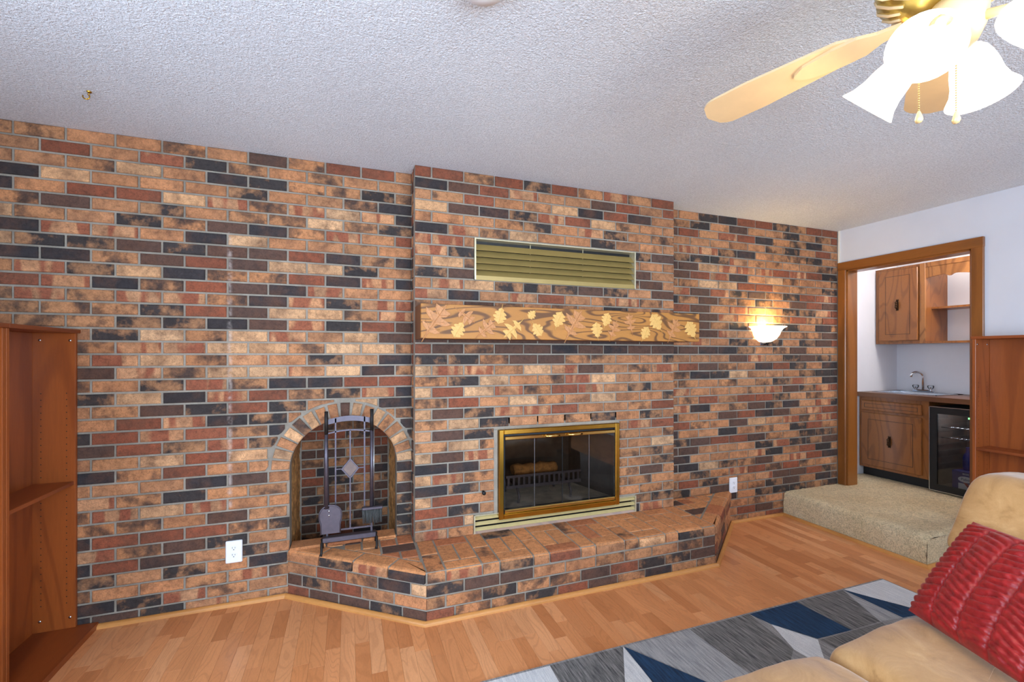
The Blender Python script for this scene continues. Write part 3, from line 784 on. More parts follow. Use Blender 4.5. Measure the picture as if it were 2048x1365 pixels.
shoe('baseboard_right', [(HWR+.012, D-g), (XS-.006, D-g)])
shoe('baseboard_step', [(XS-.008, D-g), (XS-.008, YS-.004), (XR-.3, YS-.004)])

# floor strips
strips = []
sw = .0665; x = XL
while x < XR:
    y = .2+rnd.uniform(-.4, 0)
    while y < D:
        ln = rnd.choice((.26, .34, .42, .5)); y2 = y+ln
        strips.append((x, max(y, .2), min(x+sw, XR), min(y2, D-.006))); y = y2
    x += sw
def in_hearth(x, y):
    if y <= HY: return False
    return (HX0-(y-HY)*(HX0-HWL)/(D-HY)) < x < (HX1+(y-HY)*(HWR-HX1)/(D-HY))
FC = [(226, 152, 98), (222, 148, 94), (214, 139, 86), (232, 164, 112), (219, 145, 92), (204, 130, 79), (225, 151, 97), (230, 159, 106)]
cand = []
for (x0, y0, x1, y1) in strips:
    if y1-y0 < .03: continue
    cx, cy = (x0+x1)/2, (y0+y1)/2
    u, v = proj(cx, cy, 0); ar = (x1-x0)*(y1-y0)/(cx*cx+cy*cy)**1.5
    far = max(proj(cx, y1, 0)[1], 0)
    vis = (-60 < u < 2100 and proj(cx, y1, 0)[1] < 1365) and not (y1 < 1.84 and .5 < cx < 3.1) and not (in_hearth(cx, y0) and in_hearth(cx, y1)) and not (cx > XS and cy > YS)
    cand.append((ar*(1 if vis else 1e-5), x0, y0, x1, y1))
cand.sort(reverse=True); flo = bpy.data.objects['floor']; SM = {}
rest = MB(); rest_t = []
for i, (ar, x0, y0, x1, y1) in enumerate(cand):
    if x0 > XS and y1 > YS: continue
    q = .00025
    if i < 300:
        key = (round(x1-x0, 3), round(y1-y0, 2)); me = SM.get(key)
        if me is None:
            me = bpy.data.meshes.new('floor_strip'); a, b = (x1-x0)/2-q, (y1-y0)/2-q; mm = MB().box(-a, -b, -.004, a, b, 0, bev=.0004); me.from_pydata(mm.v, [], mm.f); me.materials.append(MAT['floor_wood']); SM[key] = me
        o = bpy.data.objects.new('floor_strip', me); COL.objects.link(o); o.parent = flo; o.location = Vector(((x0+x1)/2, (y0+y1)/2, rnd.uniform(-.0003, 0)))-OFF['floor']
        t = lin(rnd.choice(FC)); o.color = (*t, 1)
    else: rest.cur = rnd.randrange(3); rest.box(x0+q, y0+q, -.004, x1-q, y1-q, 0)
for i, cc in enumerate(((225, 151, 97), (214, 139, 86), (231, 160, 107))): wood('strip_%d' % i, cc, (158, 98, 56), (1, .14, 1), 1., .33, 34, amt=.30)
o = ob('far_strips', rest, ['strip_0', 'strip_1', 'strip_2'], flo); o['kind'] = 'stuff'

# ------------------------------------------------------------------ mantel
MY, MX0, MX1, MZ0, MZ1 = 2.53, .378, 2.322, 1.502, 1.697
mt = thing('mantel_shelf', ((MX0+MX1)/2, 2.65, MZ0), 'oak box mantel beam with carved oak leaves on its front', 'mantel')
ob('front_board', bx(MX0, MY, MZ0, MX1, MY+.022, MZ1, bev=.002), 'mantel_oak', mt)
ob('end_board', bx(MX0, MY+.022, MZ0, MX0+.02, YC-.01, MZ1), 'mantel_end', mt, label='dark stained end of the mantel')
ob('end_board', bx(MX1-.02, MY+.022, MZ0, MX1, YC-.01, MZ1), 'mantel_end', mt)
ob('top_board', bx(MX0+.02, MY+.022, MZ1-.02, MX1-.02, YC-.01, MZ1), 'mantel_oak', mt)
ob('bottom_board', bx(MX0+.02, MY+.022, MZ0, MX1-.02, YC-.01, MZ0+.02), 'mantel_end', mt)
PIN = [(.012, -.5), (.05, -.37), (.20, -.33), (.31, -.22), (.19, -.235), (.16, -.19), (.06, -.20), (.065, -.07), (.22, -.03), (.33, .02), (.45, .15), (.31, .10), (.27, .15), (.20, .075), (.085, .085), (.085, .18), (.19, .24), (.26, .40), (.16, .33), (.13, .37), (.065, .31), (.05, .40), (.012, .54)]
def leaf_outline(kind, seed):
    r_ = random.Random(seed)
    if kind == 'pin': pts = PIN
    else:
        pts = []
        for i in range(61):
            t = i/60; env = (sin(pi*min(1, t*1.02))**.75)*.42*(.78+.4*t); pts.append((max(.012, env*(.56+.52*abs(sin(t*pi*4.2+.4))**.8)), t-.5))
    return pts+[(-x*r_.uniform(.92, 1.06), y+.008) for x, y in pts[::-1]]
def leaf(cx, cz, size, ang, kind, mat, seed):
    poly = leaf_outline(kind, seed); m = MB(); ca, sa = cos(ang), sin(ang); th = .005
    P = lambda a, b, d: (cx+(a*ca-b*sa)*size, MY-d, cz+(a*sa+b*ca)*size)
    n = len(poly); half = n//2
    # each half fans from the midrib so that the outline may be lobed
    vs = []; fs = []
    for (a, b) in poly: vs += [P(a, b, .0), P(a*.96, b, th*.6), P(0, b, th)]
    for i in range(n):
        j = (i+1) % n; fs += [[3*i, 3*i+1, 3*j+1, 3*j], [3*i+1, 3*i+2, 3*j+2, 3*j+1]]
    m.add(vs, fs)
    m.tube([P(.02, -.72, .002), P(.0, -.5, .004), P(0, .45, th+.001)], [size*.012, size*.018, size*.006], 6)
    for k in range(3):
        for s_ in (-1, 1): m.tube([P(0, -.3+k*.24, th), P(s_*.24, -.15+k*.24, th*.8)], size*.006, 5)
    return ob('leaf', m, mat, mt)
LV = [(.46, 1.603, .17, -.6, 'p', 'leaf_rose'), (.59, 1.552, .085, 2.6, 'o', 'leaf_pale'), (.635, 1.634, .10, -2.2, 'p', 'leaf_rose'), (.758, 1.562, .11, -.9, 'p', 'leaf_rose'), (.842, 1.64, .085, 2.9, 'o', 'leaf_pale'),
      (.923, 1.563, .12, 2.3, 'p', 'leaf_pale'), (1.045, 1.653, .055, 2.4, 'o', 'leaf_pale'), (1.083, 1.563, .078, -2.5, 'o', 'leaf_pale'), (1.226, 1.630, .09, -.4, 'o', 'leaf_pale'), (1.334, 1.603, .16, -.55, 'p', 'leaf_rose'),
      (1.497, 1.570, .085, .1, 'o', 'leaf_pale'), (1.567, 1.638, .078, -.35, 'o', 'leaf_pale'), (1.621, 1.574, .10, -.4, 'p', 'leaf_rose'), (1.748, 1.620, .10, .2, 'p', 'leaf_rose'), (1.867, 1.556, .08, -.5, 'o', 'leaf_pale'),
      (1.953, 1.632, .105, .6, 'o', 'leaf_pale'), (2.097, 1.586, .125, -.5, 'p', 'leaf_rose'), (2.246, 1.588, .105, .5, 'o', 'leaf_pale')]
for i, (a, b, s_, an, k, mm) in enumerate(LV): leaf(a, b, s_*1.18, an, 'oak' if k == 'o' else 'pin', mm, i)

# ------------------------------------------------------------------ warm air vents
vt = thing('wall_vent', ((VX0+VX1)/2, YC, 1.887), 'wide gold louvred vent above the mantel', 'vent')
z0, z1 = 1.887, 2.153
for a, b, c_, d_ in ((VX0, VX0+.010, z0, z1), (VX1-.010, VX1, z0, z1)): ob('frame_side', bx(a, YC-.016, c_, b, YC+.05, d_), 'vent_edge', vt)
ob('frame_top', bx(VX0, YC-.013, z1-.006, VX1, YC+.05, z1), 'vent_edge', vt)
ob('frame_bottom', bx(VX0, YC-.013, z0, VX1, YC+.05, z0+.028), 'vent_gold', vt)
for i in range(5):
    zc = z1-.052-i*.0415; mm = MB()
    mm.box(VX0+.011, -.030, -.0015, VX1-.011, .030, .0015, T=Matrix.Translation((0, YC+.013, zc)) @ Matrix.Rotation(R(48), 4, 'X')); ob('louvre', mm, 'vent_gold', vt)
for xx in (VX0+.40, VX0+.80): ob('divider', bx(xx, YC+.036, z0+.02, xx+.004, YC+.044, z1-.006), 'vent_edge', vt)
ob('back', bx(VX0, YC+.05, z0, VX1, YC+.06, z1), 'black', vt)
vb = thing('hearth_vent', ((VX0+VX1)/2, YC, HT), 'low gold louvred vent under the fireplace doors', 'vent')
z0, z1 = HT+.002, .388
for a, b in ((VX0-.004, VX0+.004), (VX1-.004, VX1+.004)): ob('frame_side', bx(a, YC-.016, z0, b, YC+.04, z1), 'vent_edge', vb)
ob('frame_top', bx(VX0, YC-.012, z1-.005, VX1, YC+.03, z1), 'vent_edge', vb)
for i in range(3):
    mm = MB().box(VX0+.005, -.0125, -.0015, VX1-.005, .0125, .0015, T=Matrix.Translation((0, YC+.000, z1-.022-i*.035)) @ Matrix.Rotation(R(38), 4, 'X')); ob('louvre', mm, 'vent_cream', vb)
ob('back', bx(VX0, YC+.045, z0, VX1, YC+.055, z1), 'black', vb)

# ------------------------------------------------------------------ fireplace
fp = thing('fireplace_insert', ((FX0+FX1)/2, YC, .345), 'brass framed fireplace insert with four smoked glass doors', 'fireplace')
FY = YC-.03; A0, A1, C0, C1 = .908, 1.810, .345, .926
mm = MB()
fbz = .385
mm.box(FX0-.01, YC+.50, fbz, FX1+.01, YC+.53, 1.0); mm.add([(FX0-.01, YC+.0, fbz), (FX0+.12, YC+.5, fbz), (FX0+.12, YC+.5, 1.0), (FX0-.01, YC, 1.0)], [[0, 1, 2, 3]]); mm.add([(FX1+.01, YC, fbz), (FX1-.12, YC+.5, fbz), (FX1-.12, YC+.5, 1.0), (FX1+.01, YC, 1.0)], [[3, 2, 1, 0]]); mm.box(FX0-.01, YC, .96, FX1+.01, YC+.5, 1.0)
ob('firebox', mm, 'soot', fp); ob('firebox_floor', bx(FX0-.01, YC+.005, fbz-.02, FX1+.01, YC+.5, fbz), 'ash', fp)
fw = .033
for nm, a in (('frame_left', (A0, C0, A0+fw, C1)), ('frame_right', (A1-fw, C0, A1, C1)), ('frame_top', (A0+fw, C1-fw, A1-fw, C1)), ('frame_bottom', (A0+fw, C0, A1-fw, C0+fw))):
    q = MB().box(a[0], FY, a[1], a[2], YC+.02, a[3], bev=.004); ob(nm, q, 'brass', fp)
ob('gap_seal', bx(A0-.03, YC-.010, C0+.04, A0-.002, YC+.02, C1-.0, bev=.004), 'mortar', fp)
ob('inner_frame', MB().box(A0+fw, FY+.012, C0+fw, A0+fw+.008, YC+.02, C1-fw), 'black', fp); ob('inner_frame', MB().box(A1-fw-.008, FY+.012, C0+fw, A1-fw, YC+.02, C1-fw), 'black', fp)
ob('top_rail', bx(A0+fw+.006, FY-.004, C1-fw-.036, A1-fw-.006, FY+.012, C1-fw-.012, bev=.004), 'brass_bright', fp)
ob('bottom_rail', bx(A0+fw+.006, FY-.004, C0+fw+.006, A1-fw-.006, FY+.012, C0+fw+.028, bev=.004), 'brass_bright', fp)
ob('damper_slot', bx(A0+fw, FY+.02, C1-fw-.012, A1-fw, FY+.03, C1-fw), 'black', fp)
pw = (A1-A0-2*fw-.018)/4
for i in range(4):
    xa = A0+fw+.009+i*pw; d_ = ob('glass_door', bx(xa+.0012, FY+.002, C0+fw+.026, xa+pw-.0012, FY+.007, C1-fw-.034), 'smoked_glass', fp)
    if i: ob('door_edge', bx(xa-.0014, FY+.001, C0+fw+.026, xa+.0014, FY+.009, C1-fw-.034), 'steel' if i != 2 else 'black', d_)
for sx in (-1, 1):
    xm = (A0+A1)/2+sx*.085; zc = C1-fw-.022
    h_ = ob('handle', MB().tube([(xm-.055, FY-.022, zc), (xm-.02, FY-.028, zc), (xm+.02, FY-.028, zc), (xm+.055, FY-.022, zc)], [.005, .009, .009, .005], 12), 'brass_bright', fp)
    ob('handle_post', MB().tube([(xm-.035, FY-.024, zc), (xm-.035, FY, zc)], .005, 8), 'brass_bright', h_); ob('handle_post', MB().tube([(xm+.035, FY-.024, zc), (xm+.035, FY, zc)], .005, 8), 'brass_bright', h_)
gr = thing('fire_grate', (1.33, YC+.22, fbz), 'low iron fire grate standing in the firebox behind glass', 'grate')
g0, g1, gy = 1.02, 1.60, YC+.16
ob('front_rail', bx(g0, gy-.006, .555, g1, gy+.006, .572), 'iron', gr); ob('bottom_rail', bx(g0, gy-.006, .480, g1, gy+.006, .502), 'iron', gr)
for i in range(15):
    xx = g0+.01+i*(g1-g0-.04)/14; ob('bar', bx(xx, gy-.004, .50, xx+.016, gy+.004, .557), 'iron', gr)
for xx in (g0+.08, g1-.1):
    ob('leg', MB().tube([(xx, gy-.005, .485), (xx+.01, gy-.02, .43), (xx, gy-.03, fbz)], .010, 8), 'iron', gr)
    ob('leg', MB().tube([(xx, gy+.25, .485), (xx, gy+.25, fbz)], .010, 8), 'iron', gr); ob('cross_bar', bx(xx, gy, .485, xx+.02, gy+.26, .500), 'iron', gr)
lg = MB(); lp = []
for i in range(13): lp.append((1.10+i*.028, gy+.09+.006*sin(i), .585+.004*sin(i*1.7)))
lg.tube(lp, [.036]+[.040+.002*sin(i*2.1) for i in range(11)]+[.037], 7); tag(ob('fire_log', lg, 'log_wood'), 'split brown fire log lying on the grate', 'log')
ky = thing('gas_valve', (.812, YC-.02, .50), 'small black gas valve key on the bricks left of the fireplace', 'valve')
ob('escutcheon', MB().lathe([(0, .012), (.011, .012), (.013, .004), (.013, 0)], aim((.812, YC-.008, .525), (0, -1, 0)), 16), 'black', ky)
ob('key_stem', MB().tube([(.812, YC-.01, .525), (.812, YC-.03, .525)], .003, 8).tube([(.797, YC-.012, .540), (.810, YC-.012, .541)], .003, 8).tube([(.810, YC-.012, .541), (.812, YC-.012, .527)], .002, 6), 'iron_dark', ky)

# ------------------------------------------------------------------ fireplace tool set
TY = 2.81
ts = thing('tool_stand', (0, TY, HT), 'dark iron fireplace tool stand with diamond ornament before the niche', 'tool stand')
for fx in (-.145, .155):
    ob('foot', MB().tube([(fx+.008*(1 if fx < 0 else -1), TY, HT+.075), (fx, TY-.03, HT+.06), (fx, TY-.055, HT+.02), (fx-.004, TY-.062, HT+.002)], [.008, .008, .007, .009], 6), 'iron_dark', ts)
    ob('rear_foot', MB().tube([(fx, TY+.005, HT+.075), (fx, TY+.05, HT+.03), (fx, TY+.06, HT+.002)], .007, 6), 'iron_dark', ts)
ob('base_bar', bx(-.142, TY-.028, HT+.060, .152, TY+.018, HT+.088, bev=.003), 'iron', ts)
def arch_bar(zc, rise, h_, x0, x1, y=TY):
    m = MB(); n = 14; top = []; 
    pts = [(x0+(x1-x0)*i/n, zc+rise*sin(pi*i/n)) for i in range(n+1)]
    m.prism([(a, b) for a, b in pts]+[(a, b-h_) for a, b in pts[::-1]], lambda a, b, d: (a, d, b), y-.004, y+.004); return m
ob('top_bar', arch_bar(1.035, .018, .030, -.115, .125), 'iron', ts); ob('arch_bar', arch_bar(.958, .015, .008, -.115, .125), 'iron', ts)
for xx, za, zb in ((-.072, .46, 1.04), (.088, .42, 1.045)): ob('upright', bx(xx-.004, TY-.004, za, xx+.004, TY+.004, zb), 'iron', ts)
for xx in (-.118, .128): ob('post', bx(xx-.005, TY+.004, HT+.08, xx+.005, TY+.012, 1.03), 'iron', ts)
ob('centre_rod', bx(.004, TY-.004, .80, .012, TY+.004, .968), 'iron', ts); ob('centre_rod', bx(.004, TY-.004, .395, .012, TY+.004, .69), 'iron', ts)
ob('low_bar', bx(-.115, TY-.004, .385, .125, TY+.004, .395), 'iron', ts)
for xa, xb in ((-.072, -.036), (.052, .088)): ob('tie_bar', bx(xa, TY-.003, .740, xb, TY+.003, .746), 'iron', ts)
dm = MB(); dc = (.008, .743)
for i in range(4):
    a0 = i*pi/2; a1 = a0+pi/2; o_ = lambda a, s_: (dc[0]+cos(a)*.050*s_, dc[1]+sin(a)*.062*s_)
    dm.prism([o_(a0, 1), o_(a1, 1), o_(a1, .8), o_(a0, .8)], lambda a, b, d: (a, d, b), TY-.010, TY+.006)
dia = ob('diamond_frame', dm, 'iron', ts)
ob('diamond_panel', MB().prism([(dc[0]+cos(i*pi/2)*.040, dc[1]+sin(i*pi/2)*.050) for i in range(4)], lambda a, b, d: (a, d, b), TY-.005, TY+.003), 'slate', dia)
# shovel
sy = TY-.03
sh = thing('hearth_shovel', (-.105, sy, .40), 'hanging dark iron ash shovel with rounded pan', 'shovel')
ob('handle_grip', MB().tube([(-.121, sy, .955), (-.121, sy, 1.085)], .010, 12), 'iron_dark', sh)
ob('shaft', MB().tube([(-.121, sy, .96), (-.121, sy, .80), (-.119, sy, .53)], [.009, .012, .015], 12), 'iron', sh)
sp = []
for i in range(13):
    a = pi*i/12; sp.append((-.098+cos(a)*.060, .497+sin(a)*.052))
sp += [(-.157, .47), (-.150, .44), (-.150, .385), (-.046, .385), (-.046, .44), (-.039, .47)]
pan = MB(); pan.prism(sp, lambda a, b, d: (a, d, b), sy-.004, sy)
pan_o = ob('pan', pan, 'iron', sh)
rimp = [(a, sy-.005, b) for a, b in sp[13:16][::-1]]; rim = MB().tube([(a, sy-.008, b) for a, b in [(-.150, .385)]+sp[14:12:-1]+sp[12::-1]+[sp[-1], sp[-2], (-.046, .385)]], .004, 6)
ob('pan_rim', rim, 'iron', pan_o)
for zz in (.515, .49): ob('rivet', MB().lathe([(0, .004), (.005, .003), (.006, 0)], aim((-.106, sy-.004, zz), (0, -1, 0)), 10), 'steel', pan_o)
# brush
br = thing('hearth_brush', (.13, sy, .42), 'hanging hearth brush with grey bristles and iron handle', 'brush')
ob('handle_grip', MB().tube([(.128, sy, .96), (.128, sy, 1.090)], .010, 12), 'iron_dark', br); ob('shaft', MB().tube([(.128, sy, .965), (.126, sy, .515)], .010, 12), 'iron', br)
ob('hook_shaft', MB().tube([(.140, sy+.006, .965), (.138, sy+.006, .515)], .004, 8), 'steel', br)
ob('brush_head', bx(.072, sy-.014, .498, .190, sy+.014, .514, bev=.003), 'iron', br)
bm = MB()
for i in range(34):
    xx = .076+i*.0033; bm.tube([(xx, sy+rnd.uniform(-.008, .008), .50), (xx+(xx-.13)*-.06+rnd.uniform(-.003, .003), sy+rnd.uniform(-.012, .012), .412+rnd.uniform(0, .012))], .0026, 5)
bo = ob('bristles', bm, 'bristle', br); bo['kind'] = 'stuff'

# ------------------------------------------------------------------ outlets
def outlet(x, z, wd, ht, label):
    t = thing('wall_outlet', (x, D-.012, z-ht/2), label, 'outlet')
    ob('cover_plate', bx(x-wd/2, D-.020, z-ht/2, x+wd/2, D-.006, z+ht/2, bev=.004), 'plastic_white', t)
    for s_ in (1, -1):
        zc = z+s_*.0195+.002; r_ = ob('receptacle', MB().prism([(x+cos(a)*.0172, zc+max(-.0125, min(.0125, sin(a)*.0172))) for a in [i*pi/12 for i in range(24)]], lambda a, b, d: (a, d, b), D-.0225, D-.019), 'plastic_white', t)
        ob('slot', bx(x-.0075, D-.0230, zc-.001, x-.0055, D-.0224, zc+.008), 'slot', r_); ob('slot', bx(x+.0055, D-.0230, zc-.001, x+.0075, D-.0224, zc+.007), 'slot', r_)
        ob('ground_hole', MB().lathe([(0, .0006), (.0026, .0006), (.0026, 0)], aim((x, D-.0224, zc-.0075), (0, -1, 0)), 10), 'slot', r_)
    return t
outlet(-.606, .303, .082, .124, 'white duplex outlet on the brick wall left of the hearth')
outlet(3.027, .318, .082, .126, 'white outlet on the brick wall right of the hearth')

# ------------------------------------------------------------------ wall sconce
sc = thing('wall_sconce', (3.37, D, 1.50), 'lit white glass bowl sconce on the brick wall', 'wall lamp')
T = Matrix.Translation((3.37, D-.012, 1.515))
prof = [(.012, .0), (.06, .006), (.10, .030), (.125, .065), (.138, .100), (.158, .122), (.182, .132), (.180, .136), (.154, .127), (.132, .104), (.118, .068), (.095, .036), (.055, .013), (.012, .008)]
ob('glass_bowl', MB().lathe([(r_*.96, z_) for r_, z_ in prof], T, 32, pi, 2*pi), 'sconce_glow', sc)
ob('back_plate', bx(3.33, D-.014, 1.49, 3.41, D-.008, 1.63, bev=.003), 'iron', sc)
ob('finial', MB().lathe([(0, -.022), (.008, -.016), (.005, -.010), (.012, -.004), (.014, .004)], Matrix.Translation((3.37, D-.05, 1.507)), 14).tube([(3.37, D-.05, 1.505), (3.37, D-.012, 1.497)], .005, 8), 'iron_dark', sc)
def lamp(name, loc, power, col, r_=.03, parent=None):
    l = bpy.data.lights.new(name, 'POINT'); l.energy = power; l.color = col; l.shadow_soft_size = r_; o = bpy.data.objects.new(name, l); COL.objects.link(o); o.location = loc
    if parent: o.parent = parent; o.location = Vector(loc)-OFF[parent.name]
    return o
lamp('sconce_bulb', (3.37, D-.085, 1.66), 7, (1, .70, .26), .03, sc)

# ------------------------------------------------------------------ ceiling fan
FCX, FCY, FBZ = 1.391, .663, 2.28
fan = thing('ceiling_fan', (FCX, FCY, 2.0), 'cream five-blade ceiling fan with lit tulip glass shades', 'ceiling fan')
TF = Matrix.Translation((FCX, FCY, 0))
ob('canopy', MB().lathe([(.0, H), (.07, H), (.068, H-.03), (.03, H-.06), (.014, H-.065)], TF, 24), 'fan_brass', fan); ob('downrod', MB().tube([(FCX, FCY, H-.06), (FCX, FCY, 2.42)], .012, 12), 'fan_brass', fan)
mot = ob('motor_housing', MB().lathe([(.03, 2.44), (.10, 2.43), (.145, 2.40), (.155, 2.36), (.150, 2.325), (.125, 2.30), (.10, 2.285), (.06, 2.27), (.0, 2.268)], TF, 36), 'fan_brass', fan)
for i in range(24):
    a = 2*pi*i/24; ob('cooling_rib', MB().tube([(FCX+cos(a+.12*k)*rr, FCY+sin(a+.12*k)*rr, zz) for k, (rr, zz) in enumerate(((.152, 2.345), (.148, 2.322), (.126, 2.299), (.103, 2.286)))], .004, 6), 'fan_cream', mot)
for i in range(5):
    a = R(103.5+72*i); M_ = Matrix.Translation((FCX, FCY, FBZ)) @ Matrix.Rotation(a, 4, 'Z') @ Matrix.Rotation(R(11), 4, 'X'); m = MB(); pl = []
    n = 26
    for k in range(n+1):
        t = k/n; xx = .20+.46*t; hw = .046+.024*min(1, t*1.6)
        if t > .86: hw *= sqrt(max(0, 1-((t-.86)/.14)**2))*.92+.08
        if t < .08: hw *= .7+.3*t/.08
        pl.append((xx, hw))
    poly = pl+[(x_, -y_) for x_, y_ in pl[::-1]]
    m.prism(poly, lambda p, q, d: M_ @ Vector((p, q, d)), -.004, .004); bl = ob('blade', m, 'fan_cream', fan)
    arm = MB(); ap = [(.10, .012), (.15, .020), (.19, .038), (.25, .040), (.33, .030), (.36, .012), (.365, 0)]; ap = ap+[(x_, -y_) for x_, y_ in ap[::-1]]
    arm.prism(ap, lambda p, q, d: M_ @ Vector((p, q, d)), -.014, -.004); ob('blade_iron', arm, 'fan_cream', bl)
ob('light_hub', MB().lathe([(.0, 2.27), (.045, 2.268), (.06, 2.24), (.055, 2.20), (.04, 2.165), (.02, 2.15), (.0, 2.148)], TF, 28), 'fan_cream', fan)
for i, ph in enumerate((190, 100, 10, 280)):
    a = R(ph); d_ = Vector((cos(a)*sin(R(48)), sin(a)*sin(R(48)), -cos(R(48)))); p0 = Vector((FCX+cos(a)*.085, FCY+sin(a)*.085, 2.185)); Tm = aim(p0, d_)
    ob('lamp_arm', MB().tube([(FCX+cos(a)*.04, FCY+sin(a)*.04, 2.21), tuple(p0+Vector((0, 0, .012))), tuple(p0+d_*.02)], .011, 10), 'fan_cream', fan)
    s_ = ob('glass_shade', MB().lathe([(.026, .0), (.034, .010), (.042, .03), (.048, .055), (.052, .085), (.060, .110), (.074, .132), (.072, .134), (.057, .111), (.049, .085), (.045, .055), (.039, .03), (.024, .004)], Tm, 30), 'shade_glow', fan)
    ob('bulb', MB().lathe([(.0, .105), (.014, .100), (.022, .085), (.024, .068), (.017, .045), (.012, .02)], Tm, 18), 'bulb', s_)
    lamp('fan_bulb', p0+d_*.16, 1.8, (1, .84, .60), .05, fan)
def chain(x, y, zt, zb):
    m = MB(); k = int((zt-zb)/.006)
    for i in range(k): m.lathe([(0, .0022), (.0018, .001), (.0018, -.001), (0, -.0022)], Matrix.Translation((x, y, zb+.003+i*.006)), 6)
    c_ = ob('pull_chain', m, 'brass_bright', fan); ob('chain_fob', MB().lathe([(.002, .0), (.004, -.004), (.0075, -.016), (.0085, -.022), (.006, -.029), (0, -.031)], Matrix.Translation((x, y, zb)), 16), 'fob', c_)
chain(FCX+.003, FCY+.0, 2.15, 2.005); chain(FCX-.028, FCY+.060, 2.16, 2.030)

# ------------------------------------------------------------------ ceiling bits
hk = thing('ceiling_hook', (-1.069, 2.484, H-.04), 'small brass plant hook screwed into the ceiling', 'hook')
ob('screw_base', MB().lathe([(.009, H), (.009, H-.004), (.004, H-.007)], Matrix.Translation((-1.069, 2.484, 0)), 14), 'brass', hk)
ob('hook_curve', MB().tube([(-1.069, 2.484, H-.004), (-1.069, 2.484, H-.012)]+[(-1.069-.010+.012*cos(t), 2.484, H-.024+.012*sin(t)) for t in [pi/3-i*.45 for i in range(11)]], .0026, 8), 'brass', hk)
sd_ = thing('smoke_detector', (.39, 1.335, H-.035), 'round white smoke detector at the top edge of the ceiling', 'smoke detector')
ob('housing', MB().lathe([(.07, H), (.07, H-.02), (.062, H-.032), (.03, H-.036), (0, H-.036)], Matrix.Translation((.39, 1.335, 0)), 28), 'plastic_white', sd_); ob('base_ring', MB().lathe([(.076, H), (.076, H-.008), (.07, H-.010)], Matrix.Translation((.39, 1.335, 0)), 28), 'plastic_white', sd_)

# ------------------------------------------------------------------ bookcases
def bookcase(xf, ya, yb__, facing, label):
    """front plane xf, faces +X (facing=1) or -X (-1)"""
    dpt = .175; xb_ = xf-facing*dpt; hz = 1.537; th = .018; t = thing('bookcase', ((xf+xb_)/2, (ya+yb__)/2, 0), label, 'bookcase', 'cherry bookcases')
    X = lambda a, b, c_, d_, e_, f_, nm, mt_='cherry': ob(nm, bx(a, c_, e_, b, d_, f_, bev=.0015), mt_, t)
    s1 = X(xf, xb_, ya, ya+th, .03, hz-th, 'side_panel'); s2 = X(xf, xb_, yb__-th, yb__, .03, hz-th, 'side_panel'); X(xf+facing*.012, xb_, ya-.003, yb__+.003, hz-th, hz, 'top_panel', 'cherry_flat')
    X(xb_, xb_+facing*.008, ya+th, yb__-th, .03, hz-th, 'back_panel'); X(xf-facing*.006, xb_+facing*.008, ya+th, yb__-th, .752, .770, 'shelf', 'cherry_flat')
    X(xf+facing*.085, xb_, ya-.002, yb__+.002, 0, .03, 'base_board', 'cherry_flat')
    for sp, yy, dn in ((s1, ya+th, 1), (s2, yb__-th, -1)):
        pm = MB()
        for col_ in (.035, .135):
            for k in range(34):
                zz = .16+k*.032
                if abs(zz-.76) < .03: continue
                pm.box(xf-facing*col_-.0022, yy-.0004, zz-.0022, xf-facing*col_+.0022, yy+dn*.0006, zz+.0022)
        q = ob('pin_holes', pm, 'slot', sp); q['kind'] = 'stuff'
        for col_ in (.022, .14):
            for zz in (.085, hz-.055): ob('cam_screw', MB().lathe([(0, .002), (.006, .0015), (.0065, 0)], aim((xf-facing*col_, yy, zz), (0, dn, 0)), 10), 'steel', sp)
    return t
bookcase(-1.30, 2.405, 2.912, 1, 'empty cherry bookcase against the brick wall at left'); bookcase(-1.30, 1.893, 2.400, 1, 'cherry bookcase cut off by the left picture edge')
bookcase(4.065, 1.335, 1.846, -1, 'empty cherry bookcase beside the wet bar doorway')

# ------------------------------------------------------------------ wet bar
CF = 4.85; CT = 1.038
def pull(x, y, z, parent, facing=-1):
    p = MB(); p.tube([(x-.004, y, z+.045), (x-.020, y, z+.03), (x-.024, y, z), (x-.020, y, z-.03), (x-.004, y, z-.045)], [.004, .006, .008, .006, .004], 8)
    for k in (-1, 0, 1): p.lathe([(0, .012), (.009, .008), (.010, 0), (.009, -.008), (0, -.012)], Matrix.Translation((x-.022, y, z+k*.022)), 8)
    h_ = ob('handle', p, 'pull', parent, label='dark ornate metal pull'); ob('handle_plate', bx(x-.003, y-.012, z-.055, x, y+.012, z+.055, bev=.001), 'pull', h_); return h_
def panel_door(name, y0, y1, z0, z1, xf, parent, inset=.062, pl=True, mat='cabinet'):
    d = ob(name, bx(xf-.020, y0, z0, xf, y1, z1, bev=.005), mat, parent)
    a = .003; g_ = MB()
    for (p, q, r_, s_) in ((y0+inset, y1-inset, z0+inset, z0+inset+a), (y0+inset, y1-inset, z1-inset-a, z1-inset), (y0+inset, y0+inset+a, z0+inset, z1-inset), (y1-inset-a, y1-inset, z0+inset, z1-inset)): g_.box(xf-.0206, p, r_, xf-.019, q, s_)
    ob('groove', g_, 'black', d)
    if pl: pull(xf-.020, (y0+y1)/2, (z0+z1)/2, d)
    return d
lc = thing('base_cabinet', (5.13, 2.785, ZS), 'dark oak base cabinet with one drawer and one door', 'cabinet')
ob('body', bx(CF, 2.495, ZS+.09, NX-.004, NY-.004, CT-.04), 'cabinet', lc); ob('toe_kick', bx(CF+.06, 2.495, ZS, NX-.01, NY-.004, ZS+.09), 'black', lc)
panel_door('door', 2.545, 3.048, ZS+.115, .838, CF, lc); panel_door('drawer_front', 2.545, 3.048, .862, .958, CF, lc, inset=.028, pl=False)
ct = thing('countertop', (5.12, 2.2, CT-.04), 'brown laminate countertop of the wet bar', 'countertop')
